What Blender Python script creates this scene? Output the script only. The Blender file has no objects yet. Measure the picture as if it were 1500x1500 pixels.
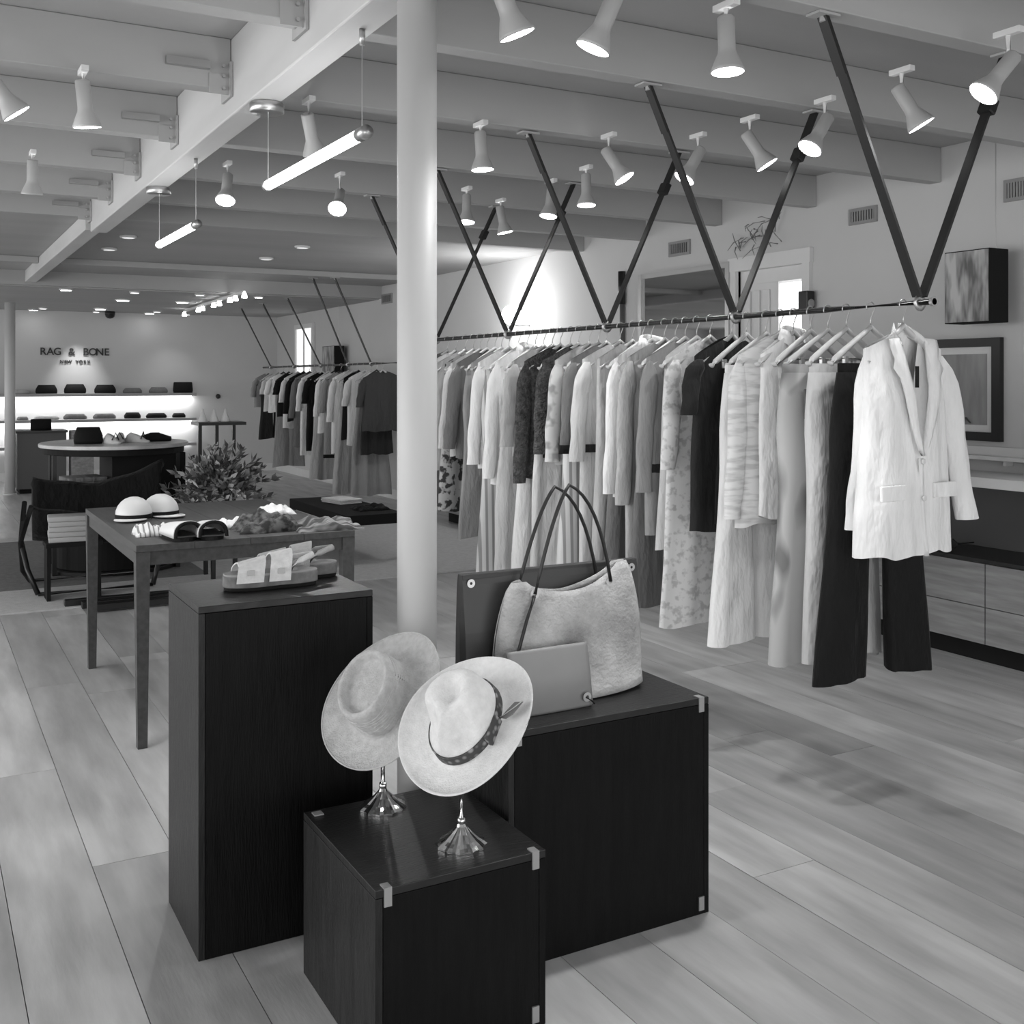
import bpy, bmesh, math, random
from mathutils import Vector, Matrix
R = math.radians
sc = bpy.context.scene
C = sc.collection

# ------------------------------------------------------------------ camera, world, large lights
YAW = R(29.05); F = 1584.0; EYE = 1.5; HOR = 557.0
cam = bpy.data.cameras.new('camera'); co = bpy.data.objects.new('camera', cam); C.objects.link(co)
co.location = (0, 0, EYE); co.rotation_euler = (R(90), 0, -YAW)
cam.sensor_width = 36; cam.sensor_fit = 'HORIZONTAL'; cam.lens = 36 * F / 1500.0
cam.shift_x = 0.0; cam.shift_y = -(750 - HOR) / 1500.0
cam.clip_start = 0.05
sc.camera = co
sc.view_settings.view_transform = 'Standard'; sc.view_settings.look = 'None'
sc.view_settings.gamma = 1.0; sc.view_settings.use_curve_mapping = False
sc.view_settings.exposure = 0.22

w = bpy.data.worlds.new('world'); sc.world = w; w.use_nodes = True
w.node_tree.nodes['Background'].inputs[0].default_value = (.8, .8, .8, 1)
w.node_tree.nodes['Background'].inputs[1].default_value = 0.9

def area(name, loc, rot, sx, sy, power, spread=180):
    l = bpy.data.lights.new(name, 'AREA'); l.shape = 'RECTANGLE'; l.size = sx; l.size_y = sy; l.energy = power
    l.spread = R(spread)
    o = bpy.data.objects.new(name, l); C.objects.link(o); o.location = loc; o.rotation_euler = rot
    return o
# daylight through the shop front behind the photographer, and unseen fill lamps added at left
area('shopfront_daylight', (1.0, -2.7, 1.35), (R(90), 0, 0), 8.0, 2.3, 95)
area('left_fill', (-3.7, 5.0, 1.5), (R(90), 0, R(-90)), 9.0, 2.0, 175)
area('far_left_fill', (-3.7, 14.5, 1.3), (R(90), 0, R(-90)), 5.0, 2.0, 60)

def at(px, py, z):
    """ground position of the point seen at px,py that lies at height z"""
    d = (z - EYE) * F / (HOR - py); r = (px - 750) / F
    return Vector((d * (math.sin(YAW) + r * math.cos(YAW)), d * (math.cos(YAW) - r * math.sin(YAW)), z))

# ------------------------------------------------------------------ materials
MATS = {}
def mat(name, v, rough=.6, metal=0.0, spec=.5, noise=0.0, nscale=20, bump=0.0, bscale=200, stretch=(1, 1, 1),
        emit=0.0, coat=0.0, rnd=0.0, coords='Object', detail=4, sheen=0):
    if name in MATS: return MATS[name]
    m = bpy.data.materials.new(name); m.use_nodes = True; MATS[name] = m
    nt = m.node_tree; b = nt.nodes['Principled BSDF']
    b.inputs['Base Color'].default_value = (v, v, v, 1); b.inputs['Roughness'].default_value = rough
    b.inputs['Metallic'].default_value = metal; b.inputs['Specular IOR Level'].default_value = spec
    if coat: b.inputs['Coat Weight'].default_value = coat; b.inputs['Coat Roughness'].default_value = .25
    if sheen: b.inputs['Sheen Weight'].default_value = sheen
    if emit:
        b.inputs['Emission Color'].default_value = (1, 1, 1, 1); b.inputs['Emission Strength'].default_value = emit
    if noise or bump or rnd:
        if coords == 'World':
            tc = nt.nodes.new('ShaderNodeNewGeometry'); src = tc.outputs['Position']
        else:
            tc = nt.nodes.new('ShaderNodeTexCoord'); src = tc.outputs['Object']
        mp = nt.nodes.new('ShaderNodeMapping'); mp.inputs['Scale'].default_value = stretch
        nt.links.new(src, mp.inputs['Vector'])
        oi = nt.nodes.new('ShaderNodeObjectInfo')
        if rnd:
            mul = nt.nodes.new('ShaderNodeMath'); mul.operation = 'MULTIPLY'; mul.inputs[1].default_value = 37.0
            nt.links.new(oi.outputs['Random'], mul.inputs[0])
            add = nt.nodes.new('ShaderNodeVectorMath'); add.operation = 'ADD'
            nt.links.new(mp.outputs[0], add.inputs[0]); nt.links.new(mul.outputs[0], add.inputs[1]); vec = add.outputs[0]
        else: vec = mp.outputs[0]
        if noise or rnd:
            n = nt.nodes.new('ShaderNodeTexNoise'); n.inputs['Scale'].default_value = nscale; n.inputs['Detail'].default_value = detail
            nt.links.new(vec, n.inputs['Vector'])
            mr = nt.nodes.new('ShaderNodeMapRange'); mr.inputs['From Min'].default_value = .3; mr.inputs['From Max'].default_value = .7
            mr.inputs['To Min'].default_value = v * (1 - noise); mr.inputs['To Max'].default_value = v * (1 + noise)
            nt.links.new(n.outputs['Fac'], mr.inputs['Value']); out = mr.outputs[0]
            if rnd:
                m2 = nt.nodes.new('ShaderNodeMapRange'); m2.inputs['To Min'].default_value = 1 - rnd; m2.inputs['To Max'].default_value = 1 + rnd
                nt.links.new(oi.outputs['Random'], m2.inputs['Value'])
                mm = nt.nodes.new('ShaderNodeMath'); mm.operation = 'MULTIPLY'
                nt.links.new(out, mm.inputs[0]); nt.links.new(m2.outputs[0], mm.inputs[1]); out = mm.outputs[0]
            cb = nt.nodes.new('ShaderNodeCombineColor')
            for i in range(3): nt.links.new(out, cb.inputs[i])
            nt.links.new(cb.outputs[0], b.inputs['Base Color'])
        if bump:
            n2 = nt.nodes.new('ShaderNodeTexNoise'); n2.inputs['Scale'].default_value = bscale; n2.inputs['Detail'].default_value = 3
            nt.links.new(vec, n2.inputs['Vector'])
            bp = nt.nodes.new('ShaderNodeBump'); bp.inputs['Strength'].default_value = bump; bp.inputs['Distance'].default_value = .03 if name.startswith('fabric') else .01
            nt.links.new(n2.outputs['Fac'], bp.inputs['Height']); nt.links.new(bp.outputs[0], b.inputs['Normal'])
    return m

def pattern_mat(name, base, ink, scale, lo=.5, hi=.56, rough=.85, kind='voronoi', stretch=(1, 1, 1)):
    if name in MATS: return MATS[name]
    m = bpy.data.materials.new(name); m.use_nodes = True; MATS[name] = m
    nt = m.node_tree; b = nt.nodes['Principled BSDF']; b.inputs['Roughness'].default_value = rough
    tc = nt.nodes.new('ShaderNodeTexCoord'); mp = nt.nodes.new('ShaderNodeMapping'); mp.inputs['Scale'].default_value = stretch
    nt.links.new(tc.outputs['Object'], mp.inputs[0])
    if kind == 'noise':
        n = nt.nodes.new('ShaderNodeTexNoise'); n.inputs['Scale'].default_value = scale; n.inputs['Detail'].default_value = 2; o = n.outputs['Fac']
    elif kind == 'wave':
        n = nt.nodes.new('ShaderNodeTexWave'); n.inputs['Scale'].default_value = scale; o = n.outputs['Fac']
        n.bands_direction = 'X'
    else:
        n = nt.nodes.new('ShaderNodeTexVoronoi'); n.inputs['Scale'].default_value = scale; o = n.outputs['Distance']
    nt.links.new(mp.outputs[0], n.inputs['Vector'])
    r = nt.nodes.new('ShaderNodeValToRGB'); r.color_ramp.elements[0].position = lo; r.color_ramp.elements[1].position = hi
    r.color_ramp.elements[0].color = (ink, ink, ink, 1); r.color_ramp.elements[1].color = (base, base, base, 1)
    nt.links.new(o, r.inputs[0]); nt.links.new(r.outputs[0], b.inputs['Base Color'])  # darker inner field, with the black furniture's shadow put into its colour
    return m

M_wall = mat('wall_paint', .60, .85, spec=.25, noise=.03, nscale=1.2)
M_ceil = mat('ceiling_paint', .42, .8, spec=.25, noise=.06, nscale=2.5, bump=.15, bscale=14, stretch=(.15, 1, 1))
M_white = mat('white_paint', .74, .45, noise=.02, nscale=6)
M_col = mat('column_paint', .60, .5, noise=.03, nscale=3, bump=.05, bscale=30)
M_plank = mat('oak_plank', .46, .36, spec=.45, noise=.24, nscale=2.2, bump=.06, bscale=22, stretch=(5, .8, 1), coords='World', rnd=.17, detail=6)
M_slab = mat('floor_slab', .06, .9)
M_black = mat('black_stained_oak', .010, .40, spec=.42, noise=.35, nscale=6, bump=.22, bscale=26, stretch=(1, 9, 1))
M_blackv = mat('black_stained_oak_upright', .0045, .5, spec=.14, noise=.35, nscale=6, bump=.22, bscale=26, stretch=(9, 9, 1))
M_chrome = mat('chrome', .85, .12, metal=1)
M_steel = mat('brushed_steel', .55, .35, metal=1)
M_blackm = mat('black_metal', .012, .35)
M_blackm2 = mat('black_matt', .01, .75, spec=.2)
M_strap = mat('black_leather_strap', .014, .45)
M_rail = mat('dark_bronze_pipe', .035, .3, metal=.6, bump=.15, bscale=80)
M_tabw = mat('grey_oak', .055, .5, noise=.25, nscale=5, stretch=(9, 1, 9), bump=.05, bscale=40)
M_hangw = mat('pale_wood_hanger', .62, .45)
M_cab = mat('pale_washed_oak', .27, .5, noise=.25, nscale=4, stretch=(6, .8, 9), bump=.05)
M_emit = mat('lamp_lens', 1, .5, emit=14)
M_emit_lo = mat('lamp_lens_dim', 1, .5, emit=3)
M_tube = mat('lit_tube', 1, .5, emit=9)
M_day = mat('daylit_glass', .9, .1, emit=1.6)
M_mirror = mat('mirror_glass', .55, .03, metal=1)
M_straw = mat('woven_straw', .52, .75, noise=.12, nscale=60, bump=.4, bscale=200)
M_straw2 = mat('fine_pale_straw', .80, .7, noise=.06, nscale=60, bump=.3, bscale=220)
M_leaf = mat('dusty_leaf', .12, .6, noise=.6, nscale=9)
M_leafl = mat('pale_leaf', .42, .6, noise=.3, nscale=9)
M_rug = mat('shaded_rug_wool', .20, .95, spec=.1, noise=.12, nscale=30, bump=.4, bscale=150)
M_rugb = mat('rug_border_wool', .52, .95, spec=.1, noise=.08, nscale=30, bump=.4, bscale=150)

# ------------------------------------------------------------------ mesh helpers
def obj(name, bm, m, parent=None, smooth=False, loc=None):
    me = bpy.data.meshes.new(name); bm.to_mesh(me); bm.free(); me.materials.append(m)
    if smooth:
        for p in me.polygons: p.use_smooth = True
    o = bpy.data.objects.new(name, me); C.objects.link(o)
    if parent: o.parent = parent
    if loc is not None: o.location = loc
    return o
def tag(o, label=None, cat=None, group=None, kind=None):
    if label: o['label'] = label
    if cat: o['category'] = cat
    if group: o['group'] = group
    if kind: o['kind'] = kind
    return o
def thing(name, loc, label, cat, group=None, rz=0):
    o = bpy.data.objects.new(name, None); C.objects.link(o); o.empty_display_size = .05
    o.location = loc; o.rotation_euler = (0, 0, rz)
    return tag(o, label, cat, group)
def copy_tree(o, parent=None):
    c = o.copy(); C.objects.link(c)
    if parent: c.parent = parent
    for ch in list(o.children): copy_tree(ch, c)
    return c
def box(bm, x0, x1, y0, y1, z0, z1, bev=0):
    r = bmesh.ops.create_cube(bm, size=1, matrix=Matrix.Translation(((x0+x1)/2, (y0+y1)/2, (z0+z1)/2)) @ Matrix.Diagonal((abs(x1-x0), abs(y1-y0), abs(z1-z0), 1)))
    if bev:
        es = set()
        for v in r['verts']:
            for e in v.link_edges: es.add(e)
        bmesh.ops.bevel(bm, geom=list(es), offset=bev, segments=2, affect='EDGES', profile=.5)
    return bm
def nb(): return bmesh.new()
def B(x0, x1, y0, y1, z0, z1, bev=0): return box(nb(), x0, x1, y0, y1, z0, z1, bev)
def ring_loft(bm, rings, cap0=True, cap1=True, closed=True):
    vs = [[bm.verts.new(p) for p in r] for r in rings]
    n = len(vs[0])
    for a, b in zip(vs, vs[1:]):
        for i in range(n if closed else n-1):
            j = (i+1) % n
            bm.faces.new((a[i], a[j], b[j], b[i]))
    if cap0 and closed: bm.faces.new(list(reversed(vs[0])))
    if cap1 and closed: bm.faces.new(vs[-1])
    return vs
def frame_for(t):
    t = t.normalized(); u = Vector((0, 0, 1)) if abs(t.z) < .9 else Vector((1, 0, 0))
    a = t.cross(u).normalized(); b = a.cross(t).normalized(); return a, b
def tube(bm, pts, rad, n=8, rad2=None, cap=True):
    """round or oval tube through pts; rad a number or list"""
    pts = [Vector(p) for p in pts]; rings = []
    a = b = None
    for i, p in enumerate(pts):
        t = (pts[min(i+1, len(pts)-1)] - pts[max(i-1, 0)])
        if t.length < 1e-9: t = Vector((0, 0, 1))
        t.normalize()
        if a is None: a, b = frame_for(t)
        else:
            a = (a - t * a.dot(t)).normalized(); b = t.cross(a).normalized()
        r = rad[i] if isinstance(rad, (list, tuple)) else rad
        r2 = r if rad2 is None else (rad2[i] if isinstance(rad2, (list, tuple)) else rad2)
        rings.append([p + a*r*math.cos(k*2*math.pi/n) + b*r2*math.sin(k*2*math.pi/n) for k in range(n)])
    ring_loft(bm, rings, cap, cap); return bm
def lathe(bm, prof, n=24, loc=(0, 0, 0), cap=True, rot=None):
    rings = []
    for r, z in prof:
        ring = []
        for k in range(n):
            p = Vector((r*math.cos(k*2*math.pi/n), r*math.sin(k*2*math.pi/n), z))
            if rot: p = rot @ p
            ring.append(p + Vector(loc))
        rings.append(ring)
    ring_loft(bm, rings, cap, cap); return bm
def bar(bm, p, q, wx, wy):
    """flat bar from p to q; wx across (horizontal, normal to run), wy the other way"""
    p = Vector(p); q = Vector(q); t = (q-p).normalized(); a, b = frame_for(t)
    rings = [[c + a*sx*wx/2 + b*sy*wy/2 for sx, sy in ((-1, -1), (1, -1), (1, 1), (-1, 1))] for c in (p, q)]
    ring_loft(bm, rings); return bm
def fixn(bm):
    bmesh.ops.recalc_face_normals(bm, faces=bm.faces); return bm
def look_rot(axis):
    return Vector(axis).normalized().to_track_quat('Z', 'Y').to_matrix()

# ------------------------------------------------------------------ setting: floor
XR = 5.34; YB = 17.7; XL = -4.0; YF = -3.0
floor = tag(obj('floor', B(XL, XR, YF, YB, -.08, -.012), M_slab), 'grey washed oak plank floor of the shop', kind='structure')
rf = random.Random(4)
cube = bpy.data.meshes.new('plank'); _b = nb(); box(_b, -.5, .5, -.5, .5, -.5, .5); _b.to_mesh(cube); _b.free(); cube.materials.append(M_plank)
PW = .2475; farbm = nb(); restbm = nb(); cnt = 0
nrow0 = math.floor((XL - .24) / PW)
for k in range(nrow0, 25):
    x0 = .24 + PW*k; x1 = x0 + PW
    if x1 < XL+.05 or x0 > XR-.01: continue
    x0c = max(x0, XL); x1c = min(x1, XR)
    y = YF - rf.uniform(0, 1.8)
    while y < YB:
        L = rf.choice((1.5, 1.9, 2.2, 2.2)); ya = max(y, YF); yb = min(y+L, YB); y += L
        if yb - ya < .05: continue
        dz = rf.uniform(-.0006, .0006)
        a = (x0c+.0012, x1c-.0012, ya+.001, yb-.001, -.012, dz)
        if x0 > -.6 and yb > 1.1 and ya < 11.0 and cnt < 290:
            o = bpy.data.objects.new('plank', cube); C.objects.link(o); o.parent = floor
            o.location = ((a[0]+a[1])/2, (a[2]+a[3])/2, (a[4]+a[5])/2); o.scale = (a[1]-a[0], a[3]-a[2], a[5]-a[4]); cnt += 1
        else: box(farbm, *a)
tag(obj('far_planks', farbm, M_plank, floor), kind='stuff')

# ------------------------------------------------------------------ setting: ceiling, beam and joists
ZJ = 2.67; ZD = 2.88; YX = 13.1
ceil = tag(obj('ceiling', B(XL, XR, YF, YX+.1, ZD, ZD+.08), M_ceil), 'painted timber ceiling deck with exposed joists', kind='structure')
jys = [2.49 - .96*i for i in range(5, 0, -1)] + [2.49, 3.42, 4.37, 5.38, 6.35, 7.32, 8.26]
bx0, bx1, bz = 1.13, 1.245, 2.57
jr = random.Random(2)
for y in jys:
    ww = .085
    obj('joist', B(XL, bx0-.002, y, y+ww, ZJ+jr.uniform(-.004, .004), ZD-.001, .004), M_ceil, ceil)
    obj('joist', B(bx1+.002, XR-.002, y, y+ww, ZJ+jr.uniform(-.004, .004), ZD-.001, .004), M_ceil, ceil)
beam = obj('beam', B(bx0, bx1, YF, 8.3, bz, ZD-.001, .006), mat('beam_paint', .60, .55, noise=.08, nscale=5, bump=.2, bscale=9, stretch=(1, .2, 1)), ceil)
obj('beam', B(bx0-.03, bx1-.03, 8.36, YX-.002, bz+.02, 2.719, .006), MATS['beam_paint'], ceil)
obj('lowered_ceiling', B(XL, XR, 8.346, YX-.001, 2.72, ZD-.001), M_ceil, ceil)
obj('joist', B(bx1, XR-.002, 11.6, 11.69, 2.66, 2.7195, .004), M_ceil, ceil)
obj('joist', B(XL, bx0-.032, 11.6, 11.69, 2.66, 2.7195, .004), M_ceil, ceil)
# steel brackets where joists meet the beam
for y in jys[5:12]:
    b = nb(); box(b, bx0-.012, bx0-.002, y-.03, y+.115, ZJ-.03, ZJ+.11); box(b, bx0-.09, bx0-.012, y-.008, y-.001, ZJ-.02, ZJ+.06)
    obj('joist_hanger', b, M_ceil, ceil)
    b = nb()
    for dz in (0, .05, .09): lathe(b, [(.007, 0), (.007, .012)], 6, (bx0-.035, y-.012, ZJ+.0+dz), rot=Matrix.Rotation(R(90), 3, 'X'))
    box(b, bx0-.26, bx0-.09, y-.03, y-.004, ZJ+.07, ZJ+.10)
    obj('bracket_bolt', b, M_steel, ceil)
# drop to the lower far ceiling
ceil2 = tag(obj('ceiling_far', B(XL, XR, YX+.1, YB, 2.55, 2.63), M_ceil), 'lower flat ceiling of the far room', kind='structure')
tag(obj('trim_1', B(XL, XR, YX, YX+.1, 2.56, ZD, .004), M_ceil), kind='structure')


# ------------------------------------------------------------------ setting: walls
def wall_seg(bm, y0, y1, z0, z1): box(bm, XR, XR+.2, y0, y1, z0, z1)
b = nb()
DY0, DY1, DZ = 5.49, 6.17, 2.30           # glazed white door opening
wall_seg(b, YF, DY0, 0, ZD+.08); wall_seg(b, DY0, DY1, DZ, ZD+.08); wall_seg(b, DY1, YB+.2, 0, ZD+.08)
tag(obj('wall_right', b, M_wall), 'plain pale wall behind the long clothes rail', kind='structure')
tag(obj('wall_back', B(XL, XR, YB, YB+.2, 0, 2.63), M_wall), 'pale back wall with the shop sign', kind='structure')
b = nb(); box(b, XL-.2, XL, YF, YB+.2, 0, .6); box(b, XL-.2, XL, YF, YB+.2, 2.45, ZD+.08)
for y0 in (-3, 0, 10.0, 11.5, 17.2): box(b, XL-.2, XL, y0, y0+.6, .6, 2.45)
tag(obj('wall_left', b, M_wall), kind='structure')
tag(obj('wall_front', B(XL, XR, YF-.1, YF, 2.5, ZD+.08), M_wall), kind='structure')
tag(obj('baseboard_right', box(B(XR-.018, XR, 5.55, DY0+.0, 0, .12), XR-.018, XR, DY1+.06, YB, 0, .12), M_white), kind='structure')
tag(obj('baseboard_back', B(XL, XR-.02, YB-.018, YB, 0, .12), M_white), kind='structure')

# white glazed door
d = bpy.data.objects.new('door_1', None); C.objects.link(d); d.location = (XR, (DY0+DY1)/2, 0)
tag(d, 'white panelled door with bright glazed panes', kind='structure')
h = (DY1-DY0)/2
b = nb(); box(b, -.03, .06, -h-.07, -h, 0, DZ+.07); box(b, -.03, .06, h, h+.07, 0, DZ+.07); box(b, -.035, .06, -h-.08, h+.08, DZ, DZ+.1)
obj('door_frame', b, M_white, d)
b = nb(); box(b, .02, .06, -h+.001, -h+.05, 1.0005, 2.1995); box(b, .02, .06, -.06, h-.001, 1.0005, 2.1995); box(b, .02, .06, -h+.001, h-.001, 0.002, 1.0); box(b, .02, .06, -h+.001, h-.001, 2.2, DZ-.001)
for k in range(3): box(b, .002, .0195, .02+k*.1, .08+k*.1, 1.1, 2.15, .004)
obj('door_leaf', b, M_white, d)
for k in range(3): obj('pane', B(.035, .045, -h+.05, -.06, 1.0+.4*k, 1.385+.4*k), M_day, d)
b = nb()
for k in range(1, 3): box(b, .02, .055, -h+.05, -.06, .985+.4*k, 1.0+.4*k)
obj('glazing_bar', b, M_white, d)

# far window on the right wall
d = bpy.data.objects.new('window_1', None); C.objects.link(d); d.location = (XR, 16.2, 1.2)
tag(d, 'tall pale window at the far end of the right wall', kind='structure')
b = nb(); box(b, -.04, -.005, -.45, -.38, 0, 1.1); box(b, -.04, -.005, .38, .45, 0, 1.1); box(b, -.04, -.005, -.45, .45, 1.1, 1.17); box(b, -.05, -.005, -.48, .48, -.05, 0); box(b, -.035, -.005, -.02, .02, 0, 1.1)
obj('window_frame', b, M_white, d); obj('pane', B(-.015, -.005, -.38, -.02, 0, 1.1), mat('dim_daylit_glass', .9, .2, emit=.7), d); obj('pane', B(-.015, -.005, .02, .38, 0, 1.1), MATS['dim_daylit_glass'], d)

# wall mirror reflecting the ceiling
t = thing('wall_mirror', (XR, 6.83, .3), 'large dark framed mirror on the right wall reflecting the ceiling joists', 'mirror')
obj('mirror_glass', B(-.025, -.015, -.56, .50, 0, 2.04), M_mirror, t)
b = nb(); box(b, -.045, -.01, -.60, -.56, -.04, 2.08); box(b, -.045, -.01, .50, .54, -.04, 2.08); box(b, -.04, -.01, -.56, .50, 2.04, 2.08); box(b, -.04, -.01, -.56, .50, -.04, 0)
obj('frame', b, M_steel, t)
t = thing('wall_conduit', (XR, 7.62, 0.1), 'dark vertical conduit pipe on the wall left of the mirror', 'pipe')
obj('pipe', lathe(nb(), [(.022, 0), (.022, 2.05)], 10, (-.03, 0, 0)), mat('grey_pipe', .12, .5), t, True)
obj('cap', lathe(nb(), [(.032, 0), (.032, .28)], 10, (-.035, 0, 2.05)), M_blackm, t, True)

# vents
def vent(y, z, wy, hz, label, x=XR):
    t = thing('air_vent', (x, y, z), label, 'vent', 'ventilation grilles high on the right wall')
    b = nb(); box(b, -.014, -.001, -wy/2, wy/2, 0, .02); box(b, -.014, -.001, -wy/2, wy/2, hz-.02, hz); box(b, -.014, -.001, -wy/2, -wy/2+.02, .02, hz-.02); box(b, -.014, -.001, wy/2-.02, wy/2, .02, hz-.02)
    obj('frame', b, mat('vent_paint', .28, .6), t)
    obj('backing', B(-.004, -.001, -wy/2+.02, wy/2-.02, .02, hz-.02), M_blackm2, t)
    n = 9
    for k in range(n):
        yy = -wy/2+.03 + (wy-.06)*k/(n-1)
        obj('slat', B(-.012, -.005, yy-.006, yy+.006, .02, hz-.02), MATS['vent_paint'], t)
def on_wall(px, py, X=XR):
    a = YAW + math.atan((px-750)/F); Y = X/math.tan(a); dd = X*math.sin(YAW)+Y*math.cos(YAW)
    return Y, EYE + (HOR-py)*dd/F
for (pa, pb, pt, pbm, lab) in ((1245, 1286, 300, 331, 'grey slatted air vent above and right of the glazed white door'),
                         (1472, 1520, 256, 297, 'grey slatted air vent at the right picture edge above the hanging art box'),
                         (981, 1012, 350, 377, 'grey slatted air vent above the wall mirror'),
                         (560, 575, 429, 446, 'small dark vent high on the far wall just left of the white column')):
    ya, za = on_wall(pb, pt); yb, zb = on_wall(pa, pbm)
    vent((ya+yb)/2, min(za, zb), abs(yb-ya), abs(za-zb)*1.0, lab)

# ------------------------------------------------------------------ columns
def column(name, x, y, r, ztop, label):
    t = thing(name, (x, y, 0), label, 'column')
    obj('shaft', lathe(nb(), [(r, 0.02), (r, ztop-.001)], 48), M_col, t, True)
    obj('base_plate', lathe(nb(), [(r*1.35, 0), (r*1.35, .012), (r*1.1, .02)], 32), M_col, t)
column('round_column', 1.235, 2.77, .0555, bz, 'big white round steel column rising behind the straw hats')
column('round_column', 1.13, 15.6, .065, 2.52, 'thin pale round column at the left picture edge in the far room')

# ------------------------------------------------------------------ black plinths
M_black_lit = mat('black_stained_oak_lit_side', .013, .45, spec=.32, noise=.5, nscale=6, bump=.25, bscale=26, stretch=(9, 9, 1))  # lighter copy for left faces, light from the left painted into the stain
def plinth(x0, x1, y0, y1, z1, label, clips, vert=False):
    cx, cy = (x0+x1)/2, (y0+y1)/2; hx, hy = (x1-x0)/2, (y1-y0)/2
    t = thing('display_plinth', (cx, cy, 0), label, 'plinth')
    e = .018
    obj('top_panel', B(-hx, hx, -hy, hy, z1-e, z1, .0015), M_black, t)
    obj('front_panel', B(-hx+e, hx-e, -hy, -hy+e, 0, z1-e-.001, .001), M_blackv, t)
    obj('back_panel', B(-hx+e, hx-e, hy-e, hy, 0, z1-e-.001, .001), M_blackv, t)
    obj('side_panel', B(-hx, -hx+e-.001, -hy, hy, 0, z1-e-.001, .001), M_black_lit, t)
    obj('side_panel', B(hx-e+.001, hx, -hy, hy, 0, z1-e-.001, .001), M_blackv, t)
    for (sx, sz, sy) in clips:
        b = nb(); px = sx*(hx-.028); zz = z1 if sz > 0 else 0.0
        if sy == 0:  # front edge clip
            if sz > 0:
                box(b, px-.009, px+.009, -hy+.0005, -hy+.022, z1-.001, z1+.003); box(b, px-.009, px+.009, -hy-.004, -hy+.0, z1-.038, z1+.003)
            else: box(b, px-.009, px+.009, -hy-.004, -hy, .012, .050)
        else:
            box(b, px-.012, px+.012, hy-.04, hy-.016, z1-.001, z1+.003)
        o = obj('corner_clip', b, mat('pewter', .38, .5, metal=.6), t)
    return t
plinth(.647, 1.127, 2.83, 3.20, .915, 'tall black stained wooden plinth carrying the platform sandals', [])
plinth(.868, 1.292, 2.165, 2.65, .406, 'low black wooden plinth in front carrying the two hat stands', [(-1, 1, 0), (1, 1, 0), (1, -1, 0), (-1, 1, 1)])
plinth(1.322, 1.967, 2.398, 2.72, .607, 'medium black wooden plinth carrying the handbags', [(1, 1, 0), (1, -1, 0), (-1, 1, 0)])

# ------------------------------------------------------------------ hats on stands
def hat_stand(x, y, z0, top, label):
    t = thing('hat_stand', (x, y, z0), label, 'hat stand')
    n = 36; rings = []
    prof = [(.058, 0), (.058, .004), (.050, .010), (.040, .016), (.024, .030), (.012, .044), (.008, .052)]
    for r, z in prof:
        rings.append([(r*(1+(.055 if k % 3 == 0 else -.03)*(r > .015))*math.cos(k*2*math.pi/n) if True else 0,
                       r*(1+(.055 if k % 3 == 0 else -.03)*(r > .015))*math.sin(k*2*math.pi/n), z) for k in range(n)])
    b = nb(); ring_loft(b, rings); obj('fluted_base', b, M_chrome, t)
    obj('pole', lathe(nb(), [(.0055, .05), (.0055, top)], 12), M_chrome, t, True)
    obj('collar', lathe(nb(), [(.009, .05), (.010, .056), (.009, .064)], 12), M_chrome, t, True)
    return t
def hat_mesh(kind, seed=0):
    bm = nb(); n = 96; rr = random.Random(seed)
    if kind == 'telescope':
        prof = [(.186, .010), (.180, .004), (.15, -.002), (.12, -.002), (.100, .002), (.0955, .012), (.0935, .03), (.0915, .05), (.089, .07), (.0865, .084), (.083, .091), (.0785, .093), (.075, .089), (.073, .080), (.071, .070), (.066, .066), (.05, .065), (.03, .0645), (.002, .064)]
    else:
        prof = [(.182, .016), (.176, .008), (.15, .000), (.12, -.002), (.098, .001), (.0925, .010), (.091, .03), (.0885, .05), (.086, .07), (.083, .088), (.080, .098), (.075, .107), (.068, .114), (.061, .117), (.054, .119), (.046, .120), (.038, .120), (.030, .120), (.022, .119), (.014, .119), (.007, .119), (.001, .119)]
    rings = []
    for i, (r, z) in enumerate(prof):
        ring = []
        for k in range(n):
            a = k*2*math.pi/n; ca, sa = math.cos(a), math.sin(a)
            crown = r < .0975
            ex, ey = (.90, 1.08) if crown else (1.0, 1.0)
            x = r*ca*ex; y = r*sa*ey; zz = z
            if kind == 'telescope':
                if crown and z < .085: 
                    q = .0022*math.sin(5*z*140+2*math.sin(a*2))*math.sin(a*3+z*60)
                    x *= 1+q*6; y *= 1+q*6
                if not crown: zz += .010*math.cos(2*a)*((r-.1)/.09)
            else:
                if not crown: zz += .012*math.cos(2*a)*((r-.1)/.085); x *= .965; y *= .965
                if crown and z > .03:
                    f = min(1, (z-.03)/.07)
                    # teardrop dent on top, ridge round it
                    qx, qy = x/.078, y/.088
                    dent = math.exp(-((qx/.42)**2 + ((qy+.12)/.62)**2)*1.0)
                    zz -= .040*math.exp(-((qx/.40)**2 + ((qy-.25)/.50)**2))*f
                    # front pinch (front is -y): crown narrows to a keel and slopes down
                    g = max(0.0, min(1.0, (-y+.005)/.085))
                    g = g*g*(3-2*g)
                    x *= 1-.62*g*f; zz -= .040*g*f
                    sd = math.exp(-((abs(qx)-.70)/.30)**2 - ((qy+.42)/.36)**2)
                    x *= 1-.26*sd*f; zz -= .034*sd*f
                    zz += .014*math.exp(-(qx/.20)**2)*g*f
            ring.append((x, y, zz))
        rings.append(ring)
    vs = ring_loft(bm, rings, cap0=False, cap1=True)
    return bm
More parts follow.
